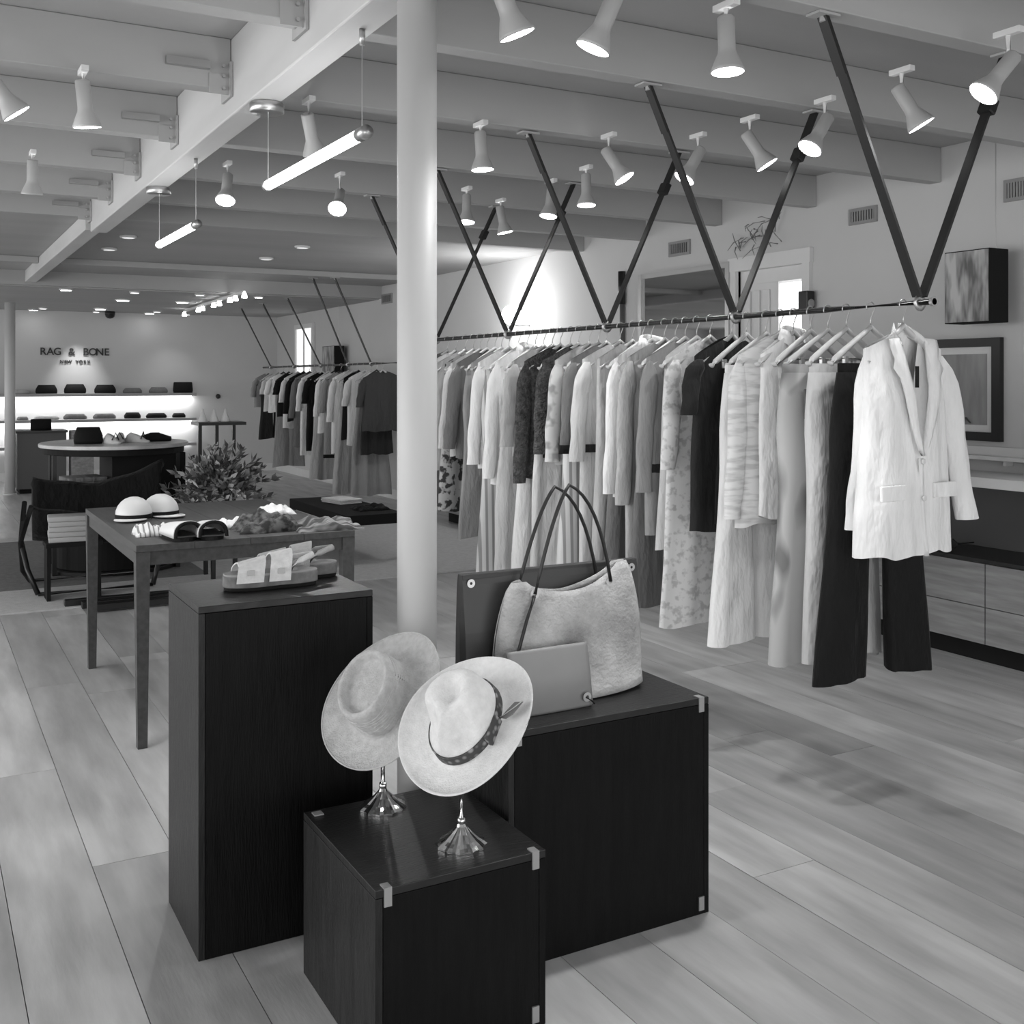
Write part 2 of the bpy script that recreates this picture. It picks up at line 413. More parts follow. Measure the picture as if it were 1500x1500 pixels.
def hat_thing(name, pos, axis, kind, label, m, front):
    t = thing(name, pos, label, 'hat')
    ax = Vector(axis).normalized(); fr = Vector(front); fr = (fr - ax*fr.dot(ax)).normalized()  # local -Y
    yy = -fr; xx = yy.cross(ax).normalized()
    t.rotation_euler = Matrix((xx, yy, ax)).transposed().to_euler()
    o = obj('straw_hat_body', hat_mesh(kind), m, t, True)
    s = o.modifiers.new('s', 'SOLIDIFY'); s.thickness = .0022; s.offset = 1
    b = nb(); n = 72
    r0 = .1838 if kind == 'telescope' else .1752
    zr = .009 if kind == 'telescope' else .0150
    pts = []
    for k in range(n+1):
        a = k*2*math.pi/n; 
        dz = (.010*math.cos(2*a)*.93) if kind == 'telescope' else (.012*math.cos(2*a)*.97)
        pts.append((r0*math.cos(a), r0*math.sin(a), zr+dz))
    tube(b, pts, .0022, 6); obj('brim_edge', b, m, t, True)
    return t
def band(t, m, z0=.006, z1=.032, kink=0.0):
    b = nb(); n = 72; rings = []
    for (dr, z) in ((.0012, z0), (.0045, z0+.001), (.0045, z1-.001), (.0012, z1)):
        ring = []
        for k in range(n):
            a = k*2*math.pi/n; r = .0945 - (z-.005)*.09 + dr
            ring.append((r*math.cos(a)*.90, r*math.sin(a)*1.08, z))
        rings.append(ring)
    ring_loft(b, rings + [rings[0]], False, False); return obj('hat_band', b, m, t, True)
P1 = Vector((1.055, 2.580, .406)); P2 = Vector((1.133, 2.285, .406))
hat_stand(P1.x, P1.y, .4065, .26, 'chrome hat stand with fluted foot under the round crowned boater hat')
hat_stand(P2.x, P2.y, .4065, .26, 'chrome hat stand with fluted foot under the banded panama hat')
t = hat_thing('boater_hat', (1.050, 2.560, .690), (-.75, -.259, .615), 'telescope', 'natural straw hat with a flat ridged oval crown, the left one of the pair', M_straw, (-.1, -.6, -.8))
b = nb()
for k in range(7):
    z = .012+.009*k; n = 60
    tube(b, [((.0965-(z*.09))*math.cos(a*2*math.pi/n)*.91, (.0965-(z*.09))*math.sin(a*2*math.pi/n)*1.09, z+.0025*math.sin(a*.5+k)) for a in range(n+1)], .0021, 5)
obj('wrapped_band', b, M_straw, t, True)
t = hat_thing('panama_hat', (1.130, 2.240, .703), (-.67, -.268, .70), 'fedora', 'pale straw panama hat with pinched crown, dark patterned band and feather', M_straw2, (-.748, -.482, -.90))
band(t, pattern_mat('band_print', .05, .30, 60, .25, .5, .6))
# bow, tail and feather on the right side of the hat (local +x after front -y : side facing right)
def flat_leaf(pts, th=.002):
    bm = nb(); n = len(pts)
    f = [bm.verts.new(p) for p in pts]; fc = bm.faces.new(f); bm.normal_update()
    nr = fc.normal.copy()
    g = [bm.verts.new(Vector(p) + nr*th) for p in pts]; bm.faces.new(list(reversed(g)))
    for i in range(n): bm.faces.new((f[i], g[i], g[(i+1) % n], f[(i+1) % n]))
    return fixn(bm)
SB = 1
import itertools
def hatloc(a, r, z): return Vector((r*math.cos(a)*.94, r*math.sin(a)*1.05, z))
a0 = R(8)
fe = []
for s, off in ((0, 0), (.3, .010), (.6, .013), (1, 0), (.6, -.010), (.3, -.011)):
    r = .098 + .075*s; fe.append(hatloc(a0+off/.11+ .10*s, r, .016+.03*s))
obj('feather', flat_leaf(fe, .0016), mat('grey_feather', .16, .6), t)
fe2 = [p*1.0 for p in fe]
b = nb(); tube(b, [hatloc(a0+.10*s, .098+.075*s, .0185+.03*s) for s in (0, .3, .6, 1.0)], .0012, 5); obj('feather_quill', b, mat('pale_quill', .5, .6), t, True)
b = nb(); box(b, .083, .094, -.050, .012, .006, .034, .003); obj('bow', b, MATS['band_print'], t, True)

# ------------------------------------------------------------------ platform sandals
def sandal(pos, rz, label, tone, nm):
    t = thing('platform_sandal', pos, label, 'sandal', None, rz)
    L, W = .268, .092
    def outline(s=1.0, n=40):
        pts = []
        for k in range(n):
            a = k*2*math.pi/n; x = math.cos(a); y = math.sin(a)
            X = x*L/2*s; wv = .5 + .10*(-x) - .10*math.exp(-((x-.15)/.35)**2)
            sg = 1 if y >= 0 else -1
            pts.append((X, sg*abs(y)**.75*W*wv*s))
        return pts
    def slab(z0, z1, s, m, name):
        b = nb(); o = outline(s); oi = outline(s*.985)
        ring_loft(b, [[(x, y, z0) for x, y in oi], [(x, y, z0+.002) for x, y in o], [(x, y, z1-.002) for x, y in o], [(x, y, z1) for x, y in oi]])
        return obj(name, b, m, t)
    slab(0, .010, .97, M_blackm2, 'outsole'); slab(.010, .040, 1.0, mat('cork_sole', .17, .8, noise=.25, nscale=40), 'midsole')
    slab(.040, .046, .99, mat('suede_footbed', .33, .9), 'footbed')
    def strap(x0, x1, hgt, hgt2, m, name='strap'):
        b = nb(); rings = []
        for i in range(7):
            s = i/6; x = x0 + (x1-x0)*s; hh = hgt + (hgt2-hgt)*s
            row = []
            for k in range(13):
                a = math.pi*k/12; row.append((x+.012*math.sin(a), (W*.5+.004)*math.cos(a)*(.99), .041 + hh*math.sin(a)**.8 if 0 < k < 12 else .024))
            for k in range(12, -1, -1):
                a = math.pi*k/12; row.append((x+.012*math.sin(a), (W*.5+.0015)*math.cos(a)*(.99), .038 + (hh-.001)*math.sin(a)**.8 if 0 < k < 12 else .024))
            rings.append(row)
        ring_loft(b, rings); fixn(b); return obj(name, b, m, t, False)
    ms = mat('sandal_strap_' + nm, tone, .7, noise=.1, nscale=60, bump=.2, bscale=300)
    strap(-.105, -.030, .034, .050, ms); strap(-.015, .045, .056, .066, ms)
    b = nb()
    for x in (-.066, .018):
        box(b, x-.010, x+.010, -W*.5-.008, -W*.5-.004, .045, .060, .001)
    obj('buckle', b, mat('dull_buckle', .5, .6), t)
    b = nb(); tube(b, [(.045, -.036, .055), (.075, -.038, .075), (.12, 0, .085), (.075, .038, .075), (.045, .036, .055)], .005, 6, .010)
    obj('heel_strap', b, ms, t, True)
    return t
sandal((.889, 3.005, .9155), R(-4), 'platform sandal with broad white straps at the front of the tall black plinth', .72, 'white')
sandal((.985, 3.115, .9155), R(-12), 'greyer buckled sandal behind the white strapped one on the tall plinth', .42, 'grey')

# ------------------------------------------------------------------ handbags
def X_at(px, Y): return Y*math.tan(YAW + math.atan((px-750)/F))
TY = 2.60
t = thing('tote_bag', (1.63, TY, .6075), 'large pale mottled hide tote bag with tall dark loop handles', 'handbag')
nu, nv = 30, 16; b = nb()
def tote_pt(u, v, side):   # v 0 top .. 1 bottom
    hwt, hwb = .190, .252
    bulge = .028*math.sin(math.pi*min(1, v*1.15))
    hw = hwt + (hwb-hwt)*(v**.62) + bulge*.4
    x = u*hw + .0*v
    zt = .335 + .035*(u+1)/2 + .0
    if abs(u) < .80: zt -= .050*math.cos(u/.80*math.pi/2)**.7
    z = zt*(1-v) + .004*v + .012*(u*u)*(v > .9)
    dp = (.020 + .045*v)*(1-abs(u)**3.0)**.6 + .004
    return Vector((x, side*dp + .004*math.sin(u*7+v*3)*side*(1-v), max(z, .003)))
for side in (-1, 1):
    g = [[b.verts.new(tote_pt(-1+2*i/nu, j/nv, side)) for i in range(nu+1)] for j in range(nv+1)]
    for j in range(nv):
        for i in range(nu): b.faces.new((g[j][i], g[j][i+1], g[j+1][i+1], g[j+1][i]))
    if side == -1: g1 = g
for i in range(nu): b.faces.new((g1[nv][i], g1[nv][i+1], g[nv][i+1], g[nv][i]))
bmesh.ops.remove_doubles(b, verts=b.verts, dist=.003); fixn(b)
M_hide = mat('mottled_hide', .44, .85, noise=.42, nscale=8, bump=.5, bscale=90, detail=8)
o = obj('bag_body', b, M_hide, t, True); s = o.modifiers.new('s', 'SOLIDIFY'); s.thickness = .003
gx = ((-.132, .305), (.118, .318))
for x, z in gx: obj('grommet', lathe(nb(), [(.006, 0), (.013, 0), (.014, .003), (.006, .003)], 20, (x, -.030, z), cap=False, rot=Matrix.Rotation(R(90), 3, 'X')), M_steel, t)
def arc(x0, z0, x1, z1, xa, za, y, n=16):
    pts = []
    for k in range(n+1):
        s = k/n; q = 1-s
        # cubic bezier with pointed top
        if s < .5:
            u = s*2; p0, p1, p2 = (x0, z0), (x0+(xa-x0)*.55, z0+(za-z0)*.80), (xa, za)
        else:
            u = (s-.5)*2; p0, p1, p2 = (xa, za), (x1+(xa-x1)*.30, z1+(za-z1)*.86), (x1, z1)
        pts.append(((1-u)**2*p0[0]+2*u*(1-u)*p1[0]+u*u*p2[0], y, (1-u)**2*p0[1]+2*u*(1-u)*p1[1]+u*u*p2[1]))
    return pts
b = nb(); tube(b, arc(gx[0][0], gx[0][1], gx[1][0], gx[1][1], -.022, .600, -.034), .0065, 8, .0045); obj('handle', b, M_strap, t, True)
b = nb(); tube(b, arc(gx[0][0]-.02, gx[0][1]-.0, gx[1][0]-.005, gx[1][1], -.03, .590, .030), .0065, 8, .0045); obj('handle', b, M_strap, t, True)
b = nb(); tube(b, [(-.135, -.036, .300), (-.165, -.046, .24), (-.200, -.056, .15), (-.225, -.066, .04)], .0035, 6, .006); obj('side_strap', b, M_strap, t, True)
# dark tote behind
t = thing('tote_bag', (1.61, 2.668, .6075), 'plain dark leather tote standing behind the pale hide bag', 'handbag')
b = nb(); rings = []
for z, hx, hy in ((0, .285, .036), (.02, .288, .038), (.2, .290, .030), (.33, .292, .018), (.358, .292, .012)):
    rings.append([(-hx, -hy, z), (-hx*.5, -hy-.002, z), (0, -hy-.003, z), (hx*.5, -hy-.002, z), (hx, -hy, z), (hx+.003, 0, z), (hx, hy, z), (0, hy+.003, z), (-hx, hy, z), (-hx-.003, 0, z)])
ring_loft(b, rings); M_dleather = mat('dark_leather', .038, .42, noise=.1, nscale=5); obj('bag_body', b, M_dleather, t)
for x in (-.268, .268): obj('grommet', lathe(nb(), [(.004, 0), (.011, 0), (.012, .003), (.004, .003)], 20, (x, -.0185, .335), cap=False, rot=Matrix.Rotation(R(90), 3, 'X')), M_chrome, t)
b = nb(); box(b, -.29, .29, -.0165, -.013, .345, .357, .001); obj('top_hem', b, M_dleather, t)
# pouch
t = thing('leather_pouch', (1.505, 2.497, .6075), 'flat grey leather pouch leaning on the front of the hide tote', 'pouch')
b = nb(); rings = []
for z, hx, hy, yo in ((0, .126, .010, -.004), (.008, .130, .014, -.004), (.09, .128, .014, .006), (.16, .126, .007, .014), (.17, .125, .004, .015)):
    n = 24; rings.append([(hx*max(-1, min(1, 1.25*math.cos(k*2*math.pi/n))), yo+hy*math.sin(k*2*math.pi/n), z) for k in range(n)])
ring_loft(b, rings); obj('pouch_body', b, mat('grey_leather', .26, .45, noise=.08, nscale=6), t, True)
b = nb(); lathe(b, [(.005, 0), (.012, 0), (.013, .003), (.005, .003)], 20, (.104, -.020, .030), cap=False, rot=Matrix.Rotation(R(90), 3, 'X')); obj('grommet', b, M_steel, t)
b = nb(); tube(b, [(.10, -.024, .030), (.118, -.026, .018), (.126, -.024, .010)], .0025, 6); obj('cord', b, M_strap, t, True)

# ------------------------------------------------------------------ clothes rails with strap hangers
RX, RZ = 2.985, 1.763
def strap_set(rail, y, x, zb, ztop, spread, sides=(-1, 1)):
    for s in sides:
        top = Vector((x + s*spread, y, ztop)); bot = Vector((x + s*.012, y, zb+.02))
        d = (top-bot)
        b = nb(); side = Vector((0, 1, 0)); nn = d.normalized().cross(side)
        rings = []
        for c in (bot, top): rings.append([c+side*.018+nn*.005, c-side*.018+nn*.005, c-side*.018-nn*.005, c+side*.018-nn*.005])
        ring_loft(b, rings)
        p0 = bot + d*.80; nn2 = nn*.010
        rings = []
        for c in (p0, top): rings.append([c+side*.019+nn2, c-side*.019+nn2, c-side*.019+nn*.004, c+side*.019+nn*.004])
        ring_loft(b, rings); fixn(b)
        st = obj('strap', b, M_strap, rail)
        if s > 0:
            b = nb(); c = bot + d*.78; rings = []
            for c2, k in ((c-d.normalized()*.03, .024), (c-d.normalized()*.025, .027), (c+d.normalized()*.025, .027), (c+d.normalized()*.03, .024)):
                rings.append([c2+side*k+nn*.016, c2-side*k+nn*.016, c2-side*k-nn*.016, c2+side*k-nn*.016])
            ring_loft(b, rings); fixn(b); obj('buckle', b, M_blackm, st)
        b = nb(); box(b, top.x-.045, top.x+.045, y-.03, y+.03, ztop-.004, ztop+.004); lathe(b, [(.012, ztop-.02), (.012, ztop-.003)], 10, (top.x, y, 0))
        obj('ceiling_plate', b, M_ceil, rail)
    b = nb(); n = 14; tube(b, [(x+.0155*math.cos(k*2*math.pi/n), y, zb+.0155*math.sin(k*2*math.pi/n)) for k in range(n+1)], .004, 6, .016)
    obj('rail_ring', b, M_steel, rail, True)
rail = thing('hanging_clothes_rail', (0, 0, 0), 'long dark pipe clothes rail hung from the ceiling on V shaped leather straps', 'clothes rail')
b = nb(); tube(b, [(RX, 2.47+.5*k, RZ) for k in range(9)], .0115, 12); obj('pipe', b, M_rail, rail, True)
b = nb(); lathe(b, [(.015, 0), (.016, .012)], 14, (RX, 2.482, RZ), rot=Matrix.Rotation(R(90), 3, 'X')); obj('end_cap', b, M_steel, rail)
for y in (2.53, 3.465, 4.415, 5.42, 6.39): strap_set(rail, y, RX, RZ, ZJ-.008, .445)
RX2, RZ2 = 4.62, 1.69
rail2 = thing('hanging_clothes_rail', (0, 0, 0), 'shorter clothes rail on dark straps in the background by the far wall', 'clothes rail')
b = nb(); tube(b, [(RX2, 10.6+.9*k, RZ2) for k in range(7)], .013, 10); obj('pipe', b, M_rail, rail2, True)
for y in (11.64, 12.4, 13.4, 14.5, 15.6):
    strap_set(rail2, y, RX2, RZ2, 2.545 if y > YX+.1 else (2.655 if 11.55 < y < 11.7 else 2.715), .44, (-1,))

# ------------------------------------------------------------------ garments
def fabric(name, v, bump=.75, noise=.10, nscale=7, bscale=240, rough=.9):
    return mat('fabric_'+name, v, rough, spec=.2, noise=noise, nscale=nscale*.5, bump=bump, bscale=bscale*.5 if bscale < 200 else 9, sheen=.05, stretch=(2.2, 2.2, .8 if bscale >= 200 else 2.2))
FB = dict(white=fabric('white', .86), ivory=fabric('ivory', .76), light=fabric('light', .60), pale=fabric('pale', .46), grey=fabric('grey', .30),
          mid=fabric('mid', .17), dark=fabric('dark', .055), charcoal=fabric('charcoal', .028), black=fabric('black', .010),
          tweed=pattern_mat('print_tweed', .84, .62, 11, .38, .56, kind='noise', stretch=(1, 1, 5)), denim=fabric('denim', .42, .4, .22, 6, 300),
          darktex=fabric('darktex', .085, .9, .55, 40, 90),
          lace=pattern_mat('print_lace', .78, .52, 34, .36, .50, kind='noise'), floral=pattern_mat('print_floral', .30, .05, 16, .25, .36, kind='noise'),
          leaf=pattern_mat('print_leaf', .42, .035, 22, .42, .5, kind='noise'), soft=pattern_mat('print_soft', .58, .30, 14, .40, .52, kind='noise'),
          stripe=pattern_mat('print_stripe', .64, .30, 9, .25, .45, kind='wave'), patch=pattern_mat('print_patch', .50, .20, 5.5, .40, .47, kind='noise', stretch=(1, 1, .45)))
def hanger(x, y, zr, label, rz, clips=False, tone=None, wd=.19, group=None):
    t = thing('clothes_hanger', (x, y, zr-.19), label, 'hanger', group, rz)
    H = .19
    b = nb(); pts = []
    for k in range(11):
        a = math.pi*1.12 - k*math.pi*1.12/10*1.0
        pts.append((.020*math.cos(a+0.0), 0, H + .001 + .020*math.sin(a)))
    pts = [(-.020*math.cos(a), 0, H-.004+.020*math.sin(a)) for a in [R(-25+ k*20) for k in range(11)]]
    pts += [(0.0, 0, H-.045), (0, 0, H-.075)]
    tube(b, pts, .0022, 6); obj('hook', b, M_steel, t, True)
    b = nb(); pts = []; rad = []; rad2 = []
    for k in range(-8, 9):
        s = k/8; xx = wd*s; zz = H-.080 - .125*abs(s)**1.12 + .006*(abs(s) < .1)
        pts.append((xx, 0, zz)); rad.append(.010+.004*abs(s)); rad2.append(.009+.003*abs(s))
    tube(b, pts, rad, 8, rad2); obj('shoulder_bar', b, tone or M_hangw, t, True)
    if clips:
        b = nb(); tube(b, [(-.16, 0, H-.185), (0, 0, H-.19), (.16, 0, H-.185)], .003, 6); obj('crossbar', b, M_steel, t, True)
        for s in (-1, 1):
            obj('clip', B(s*.12-.008, s*.12+.008, -.008, .008, H-.215, H-.178, .002), M_steel, t)
    return t

def sheet_panel(bm, side, wsh, whem, zneck, zsh, zhem, depth, amp, ph, vneck, neckw, nu=26, nv=18, flare=1.0, waist=0, boxy=.15):
    g = []
    for j in range(nv+1):
        v = j/nv; row = []
        hw = wsh + (whem-wsh)*(v**flare) - waist*math.sin(math.pi*min(1, v*1.25))*(v < .8)
        for i in range(nu+1):
            u = -1 + 2*i/nu; x = u*hw
            xs = abs(u)*wsh
            zt = zneck - (zneck-zsh)*min(1, (xs/wsh))**1.1
            if xs < neckw:
                zt -= (vneck if side < 0 else .008)*(1-xs/neckw)**(1.0)
            zb = zhem + .007*math.sin(u*5+ph*2) + .004*math.sin(u*11+ph)
            z = zt + (zb-zt)*v
            dp = (.014 + (depth-.014)*min(1, v*3.5))*(1-abs(u)**(2+4*boxy))**.5
            fo = amp*(v**.7)*(math.sin(u*6.3+ph)+.6*math.sin(u*12.1+ph*1.7+v*1.3)+.25*math.sin(u*23+ph*3))
            fo *= (1-abs(u)**4)
            y = side*dp + fo
            row.append(bm.verts.new((x + .35*amp*math.sin(v*9+ph)*abs(u), y, z)))
        g.append(row)
    for j in range(nv):
        for i in range(nu): bm.faces.new((g[j][i], g[j][i+1], g[j+1][i+1], g[j+1][i]))
    return g
def body_mesh(wsh, whem, zneck, zsh, zhem, depth=.05, amp=.008, seed=0, vneck=.05, neckw=.07, flare=1.0, waist=0, boxy=.15, nu=26, nv=18):
    b = nb()
    sheet_panel(b, -1, wsh, whem, zneck, zsh, zhem, depth, amp, seed, vneck, neckw, nu, nv, flare, waist, boxy)
    sheet_panel(b, 1, wsh, whem, zneck, zsh, zhem, depth, amp*.8, seed, vneck, neckw, nu, nv, flare, waist, boxy)
    bmesh.ops.remove_doubles(b, verts=b.verts, dist=.0025)
    return fixn(b)
def sleeve_mesh(s, wsh, zsh, zend, out, r0=.046, r1=.038, yo=-.01, seed=0, thin=.6):
    b = nb(); pts = []; ra = []; rb = []; n = 12; rr = random.Random(seed)
    for k in range(n+1):
        v = k/n
        x = s*(wsh - .022 + (out+.022)*(v**.7)); z = (zsh-.012) + (zend-zsh+.012)*v
        pts.append((x, yo*v*2 + .006*math.sin(v*7+seed), z))
        q = min(1, .35+v*5)
        wr = 1+.10*math.sin(v*17+seed)*v
        ra.append((r0+(r1-r0)*v)*q*wr); rb.append((r0+(r1-r0)*v)*q*thin*(1+.08*math.sin(v*23+seed*2)))
    rings = []
    for p, a, c in zip(pts, ra, rb):
        m = 14; rings.append([Vector(p)+Vector((a*math.cos(t*2*math.pi/m)*(1+.05*math.sin(3*t)), c*math.sin(t*2*math.pi/m), .25*-s*0)) for t in range(m)])
    ring_loft(b, rings, True, False); return fixn(b)
def leg_mesh(cx0, hw0, cx1, hw1, z0, z1, dp0, dp1, ph, nv=14, hemdrop=0.0):
    b = nb(); rings = []; m = 22
    for j in range(nv+1):
        v = j/nv; cx = cx0+(cx1-cx0)*v; hw = hw0+(hw1-hw0)*v**1.4 ; dp = dp0+(dp1-dp0)*v; ring = []
        hw *= 1+.12*math.sin(math.pi*min(1, v*3.0))-.08*math.sin(math.pi*min(1, max(0, v-.2)*1.6))
        dp *= 1+.3*math.sin(math.pi*min(1, v*2.2))
        for k in range(m):
            a = k*2*math.pi/m; ca, sa = math.cos(a), math.sin(a)
            x = cx + hw*math.copysign(abs(ca)**.8, ca)
            y = dp*math.copysign(abs(sa)**.8, sa) + .010*v*math.sin(ca*4+ph) + .006*v*math.sin(ca*9+ph*2)
            z = z0+(z1-z0)*v + (hemdrop*ca if v > .9 else 0)*(v-.9)*10 + .004*math.sin(a*2+ph)*v
            ring.append((x, y, z))
        rings.append(ring)
    ring_loft(b, rings, True, False); return fixn(b)

gno = [0]
def garment(name, kind, X, Y, zr, m, label, cat, zhem, whem=.22, wsh=.20, sleeve=None, rz=0, collar=False, cuff=None, extra=None, zoff=.0, amp=.009,
            depth=.034, vneck=.05, waist=0, belt=None, buttons=False, lap=False, boxy=.15, flare=1.0, pockets=False, sleeve_out=.05, hem_band=None, group=None, low=False, legout=.03):
    gno[0] += 1; sd = gno[0]*1.37
    znk = zr-.068+zoff; zsh = zr-.165+zoff
    t = thing(name, (X, Y, zhem), label, cat, group, rz)
    off = (0, 0, -zhem)
    nu, nv = (16, 10) if low else (26, 18)
    if kind in ('top', 'dress'):
        obj('body', body_mesh(wsh, whem, znk, zsh, zhem, depth, amp, sd, vneck, .065, flare, waist, boxy, nu, nv), m, t, True, off)
        if sleeve is not None:
            for s in (-1, 1):
                sl = obj('sleeve', sleeve_mesh(s, wsh, zsh, sleeve, sleeve_out, seed=sd+s), m, t, True, off)
                if cuff is not None:
                    b = nb(); ring = []
                    x = s*(wsh+sleeve_out); 
                    for zz, k in ((sleeve-.012, .041), (sleeve-.012, .043), (sleeve+.030, .043), (sleeve+.030, .041)):
                        ring.append([(x+k*math.cos(q*2*math.pi/14), -.02+k*.66*math.sin(q*2*math.pi/14), zz) for q in range(14)])
                    ring_loft(b, ring, False, False); obj('cuff', fixn(b), cuff, t, True, off)
        if collar:
            b = nb(); n = 20; rings = []
            for (k, zz, f) in ((.052, 0.0, 0), (.050, .028, 0), (.058, .030, 0), (.070, -.012, 1), (.064, -.014, 1), (.050, .022, 0)):
                ring = []
                for q in range(n+1):
                    a = R(-75) + R(330)*q/n if False else R(-70 + 320*q/n) - R(0)
                    ring.append((k*math.sin(R(180)+R(-160+320*q/n))*1.05, k*.55*-math.cos(R(180)+R(-160+320*q/n))*-1*-1, znk-.010+zz - (.045 if abs(q-n/2) > n*.42 else .03*abs(q-n/2)/(n/2)) - .02*f*(abs(q-n/2)/(n/2))**3))
                rings.append(ring)
            for i in range(len(rings)-1):
                pass
            ring_loft(b, rings, False, False, closed=False); obj('collar', fixn(b), m, t, True, off)
        if buttons:
            b = nb()
            for k in range(5):
                zz = znk-vneck-.05 - k*.09
                if zz > zhem+.04: lathe(b, [(.006, 0), (.006, .003)], 10, (.0, -depth-.012, zz), rot=Matrix.Rotation(R(90), 3, 'X'))
            obj('button', b, FB['mid'], t, False, off)
            obj('placket', B(-.014, .014, -depth-.009, -depth+.006, zhem+.03, znk-vneck-.05), m, t, False, off)
        if belt is not None:
            b = nb(); hw = wsh+(whem-wsh)*.4+.006; zz = belt
            rings = []
            for k, z2 in ((0, zz), (.004, zz+.002), (.004, zz+.036), (0, zz+.038)):
                rings.append([((hw+k)*math.cos(q*2*math.pi/28), (depth+.008+k)*math.sin(q*2*math.pi/28), z2) for q in range(28)])
            ring_loft(b, rings, False, False); obj('belt', fixn(b), FB['charcoal'], t, True, off)
            b = nb(); tube(b, [(-.02, -depth-.014, zz+.02), (-.05, -depth-.02, zz-.06), (-.06, -depth-.016, zz-.19)], .011, 6, .003); obj('belt_tail', b, m, t, True, off)
        if hem_band is not None:
            b = nb(); rings = []
            for k, z2 in ((.0, zhem-.012), (.003, zhem-.010), (.003, zhem+.03), (0, zhem+.032)):
                rings.append([((whem-.0+k)*math.cos(q*2*math.pi/28), (depth*.9+.006+k)*math.sin(q*2*math.pi/28), z2) for q in range(28)])
            ring_loft(b, rings, False, False); obj('hem_band', fixn(b), hem_band, t, True, off)
    elif kind == 'trousers':
        z0 = zr-.205+zoff; hw = wsh*.86
        b = nb(); rings = []
        for k, z2 in ((.97, z0+.002), (1, z0), (1.0, z0-.038), (.99, z0-.04)):
            rings.append([(k*hw*math.cos(q*2*math.pi/28), k*.024*math.sin(q*2*math.pi/28), z2) for q in range(28)])
        ring_loft(b, rings, False, False); obj('waistband', fixn(b), m, t, True, off)
        for s in (-1, 1):
            obj('trouser_leg', leg_mesh(s*hw*.47, hw*.53, s*(hw*.47+legout), whem/2, z0-.03, zhem, .024, .040, sd+s*2, hemdrop=-.012*s), m, t, True, off)
        if pockets:
            for s in (-1, 1): obj('patch_pocket', B(s*.085-.04, s*.085+.04, -.048, -.040, z0-.20, z0-.09, .003), FB['mid'], t, False, off)
    elif kind == 'skirt':
        z0 = zr-.225+zoff; hw = wsh*.80
        b = nb(); rings = []
        for k, z2 in ((.97, z0+.002), (1, z0), (1.0, z0-.038), (.99, z0-.04)):
            rings.append([(k*hw*math.cos(q*2*math.pi/28), k*.024*math.sin(q*2*math.pi/28), z2) for q in range(28)])
        ring_loft(b, rings, False, False); obj('waistband', fixn(b), m, t, True, off)
        obj('skirt_panel', body_mesh(hw, whem, z0-.03, z0-.032, zhem, depth, amp*1.5, sd, .001, .01, .8, 0, .3, 40 if not low else 26, nv), m, t, True, off)
    return t

# --- the hero blazer -------------------------------------------------
BY = 2.60; zr = RZ
t = thing('blazer', (RX, BY, .905), 'white single breasted blazer with long lapels at the near end of the rail', 'blazer', rz=R(3))
off = (0, 0, -.905); mw = FB['white']; znk, zsh = 1.675, 1.605
obj('body', body_mesh(.205, .245, znk, zsh, .905, .062, .006, 3.1, .40, .062, .9, .012, .15, 44, 30), mw, t, True, off)
for s in (-1, 1):
    obj('sleeve', sleeve_mesh(s, .212 if s > 0 else .196, zsh-.006, 1.005 if s > 0 else .99, .100 if s > 0 else -.035, .050, .050 if s > 0 else .044, -.012 if s > 0 else .034, 2.0+s, .62), mw, t, True, off)
    # lapel: curved ribbon beside the opening
    b = nb(); rows = []
    for k in range(13):
        v = k/12; z = 1.645 - v*.395
        xin = s*(.060*(1-v)**1.0 + .004); wv = .058*math.sin(math.pi*min(1, .22+v*.78))**.7*(1-.15*v) + (.012 if v < .25 else 0)
        if k == 3: wv += .020
        if k == 2: wv -= .010
        yb = -.034 - .040*min(1, v*2.2)
        rows.append([(xin, yb-.004, z), (xin+s*wv*.5, yb-.018, z-.003), (xin+s*wv, yb-.013, z-.006), (xin+s*wv, yb-.001, z-.006), (xin, yb+.002, z)])
    ring_loft(b, rows); obj('lapel', fixn(b), FB['white'], t, True, off)
    b = nb(); rows = []
    for k in range(9):
        v = k/8; a = R(0 + 95*v)
        x = s*(.052*math.sin(a)+.010); y = .030 - .075*v; z = 1.700 - .070*v**1.3
        rows.append([(x, y, z), (x+s*.010, y-.004, z-.002), (x+s*.024, y-.006, z-.042-.01*v), (x+s*.020, y-.002, z-.044-.01*v), (x+s*.002, y+.004, z-.03)])
    ring_loft(b, rows); obj('collar', fixn(b), FB['white'], t, True, off)
    b = nb(); x = s*.135; box(b, x-.068, x+.050, -.078, -.066, 1.098, 1.150, .003)
    o = obj('pocket_flap', b, mw, t, False, off)
b = nb(); lathe(b, [(.010, 0), (.010, .003), (.006, .005)], 14, (.012, -.072, 1.225), rot=Matrix.Rotation(R(90), 3, 'X')); lathe(b, [(.010, 0), (.010, .003), (.006, .005)], 14, (.014, -.074, 1.10), rot=Matrix.Rotation(R(90), 3, 'X'))
obj('button', b, FB['ivory'], t, False, off)
b = nb(); rows = []
for k in range(9):
    v = k/8; z = 1.235-.335*v; xx = .004+.030*v*v; rows.append([(xx-.002, -.066, z), (xx+.012, -.070, z), (xx+.012, -.058, z), (xx-.002, -.058, z)])
ring_loft(b, rows); obj('front_edge', fixn(b), mw, t, True, off)
obj('swing_tag', B(-.008, .008, -.058, -.054, 1.475, 1.548), FB['black'], t, False, off)['label'] = 'narrow black swing tag'
obj('neck_label', B(-.022, .022, .018, .021, 1.60, 1.622), FB['black'], t, False, off)
hanger(RX, BY, RZ, 'pale wooden hanger inside the white blazer', R(3))

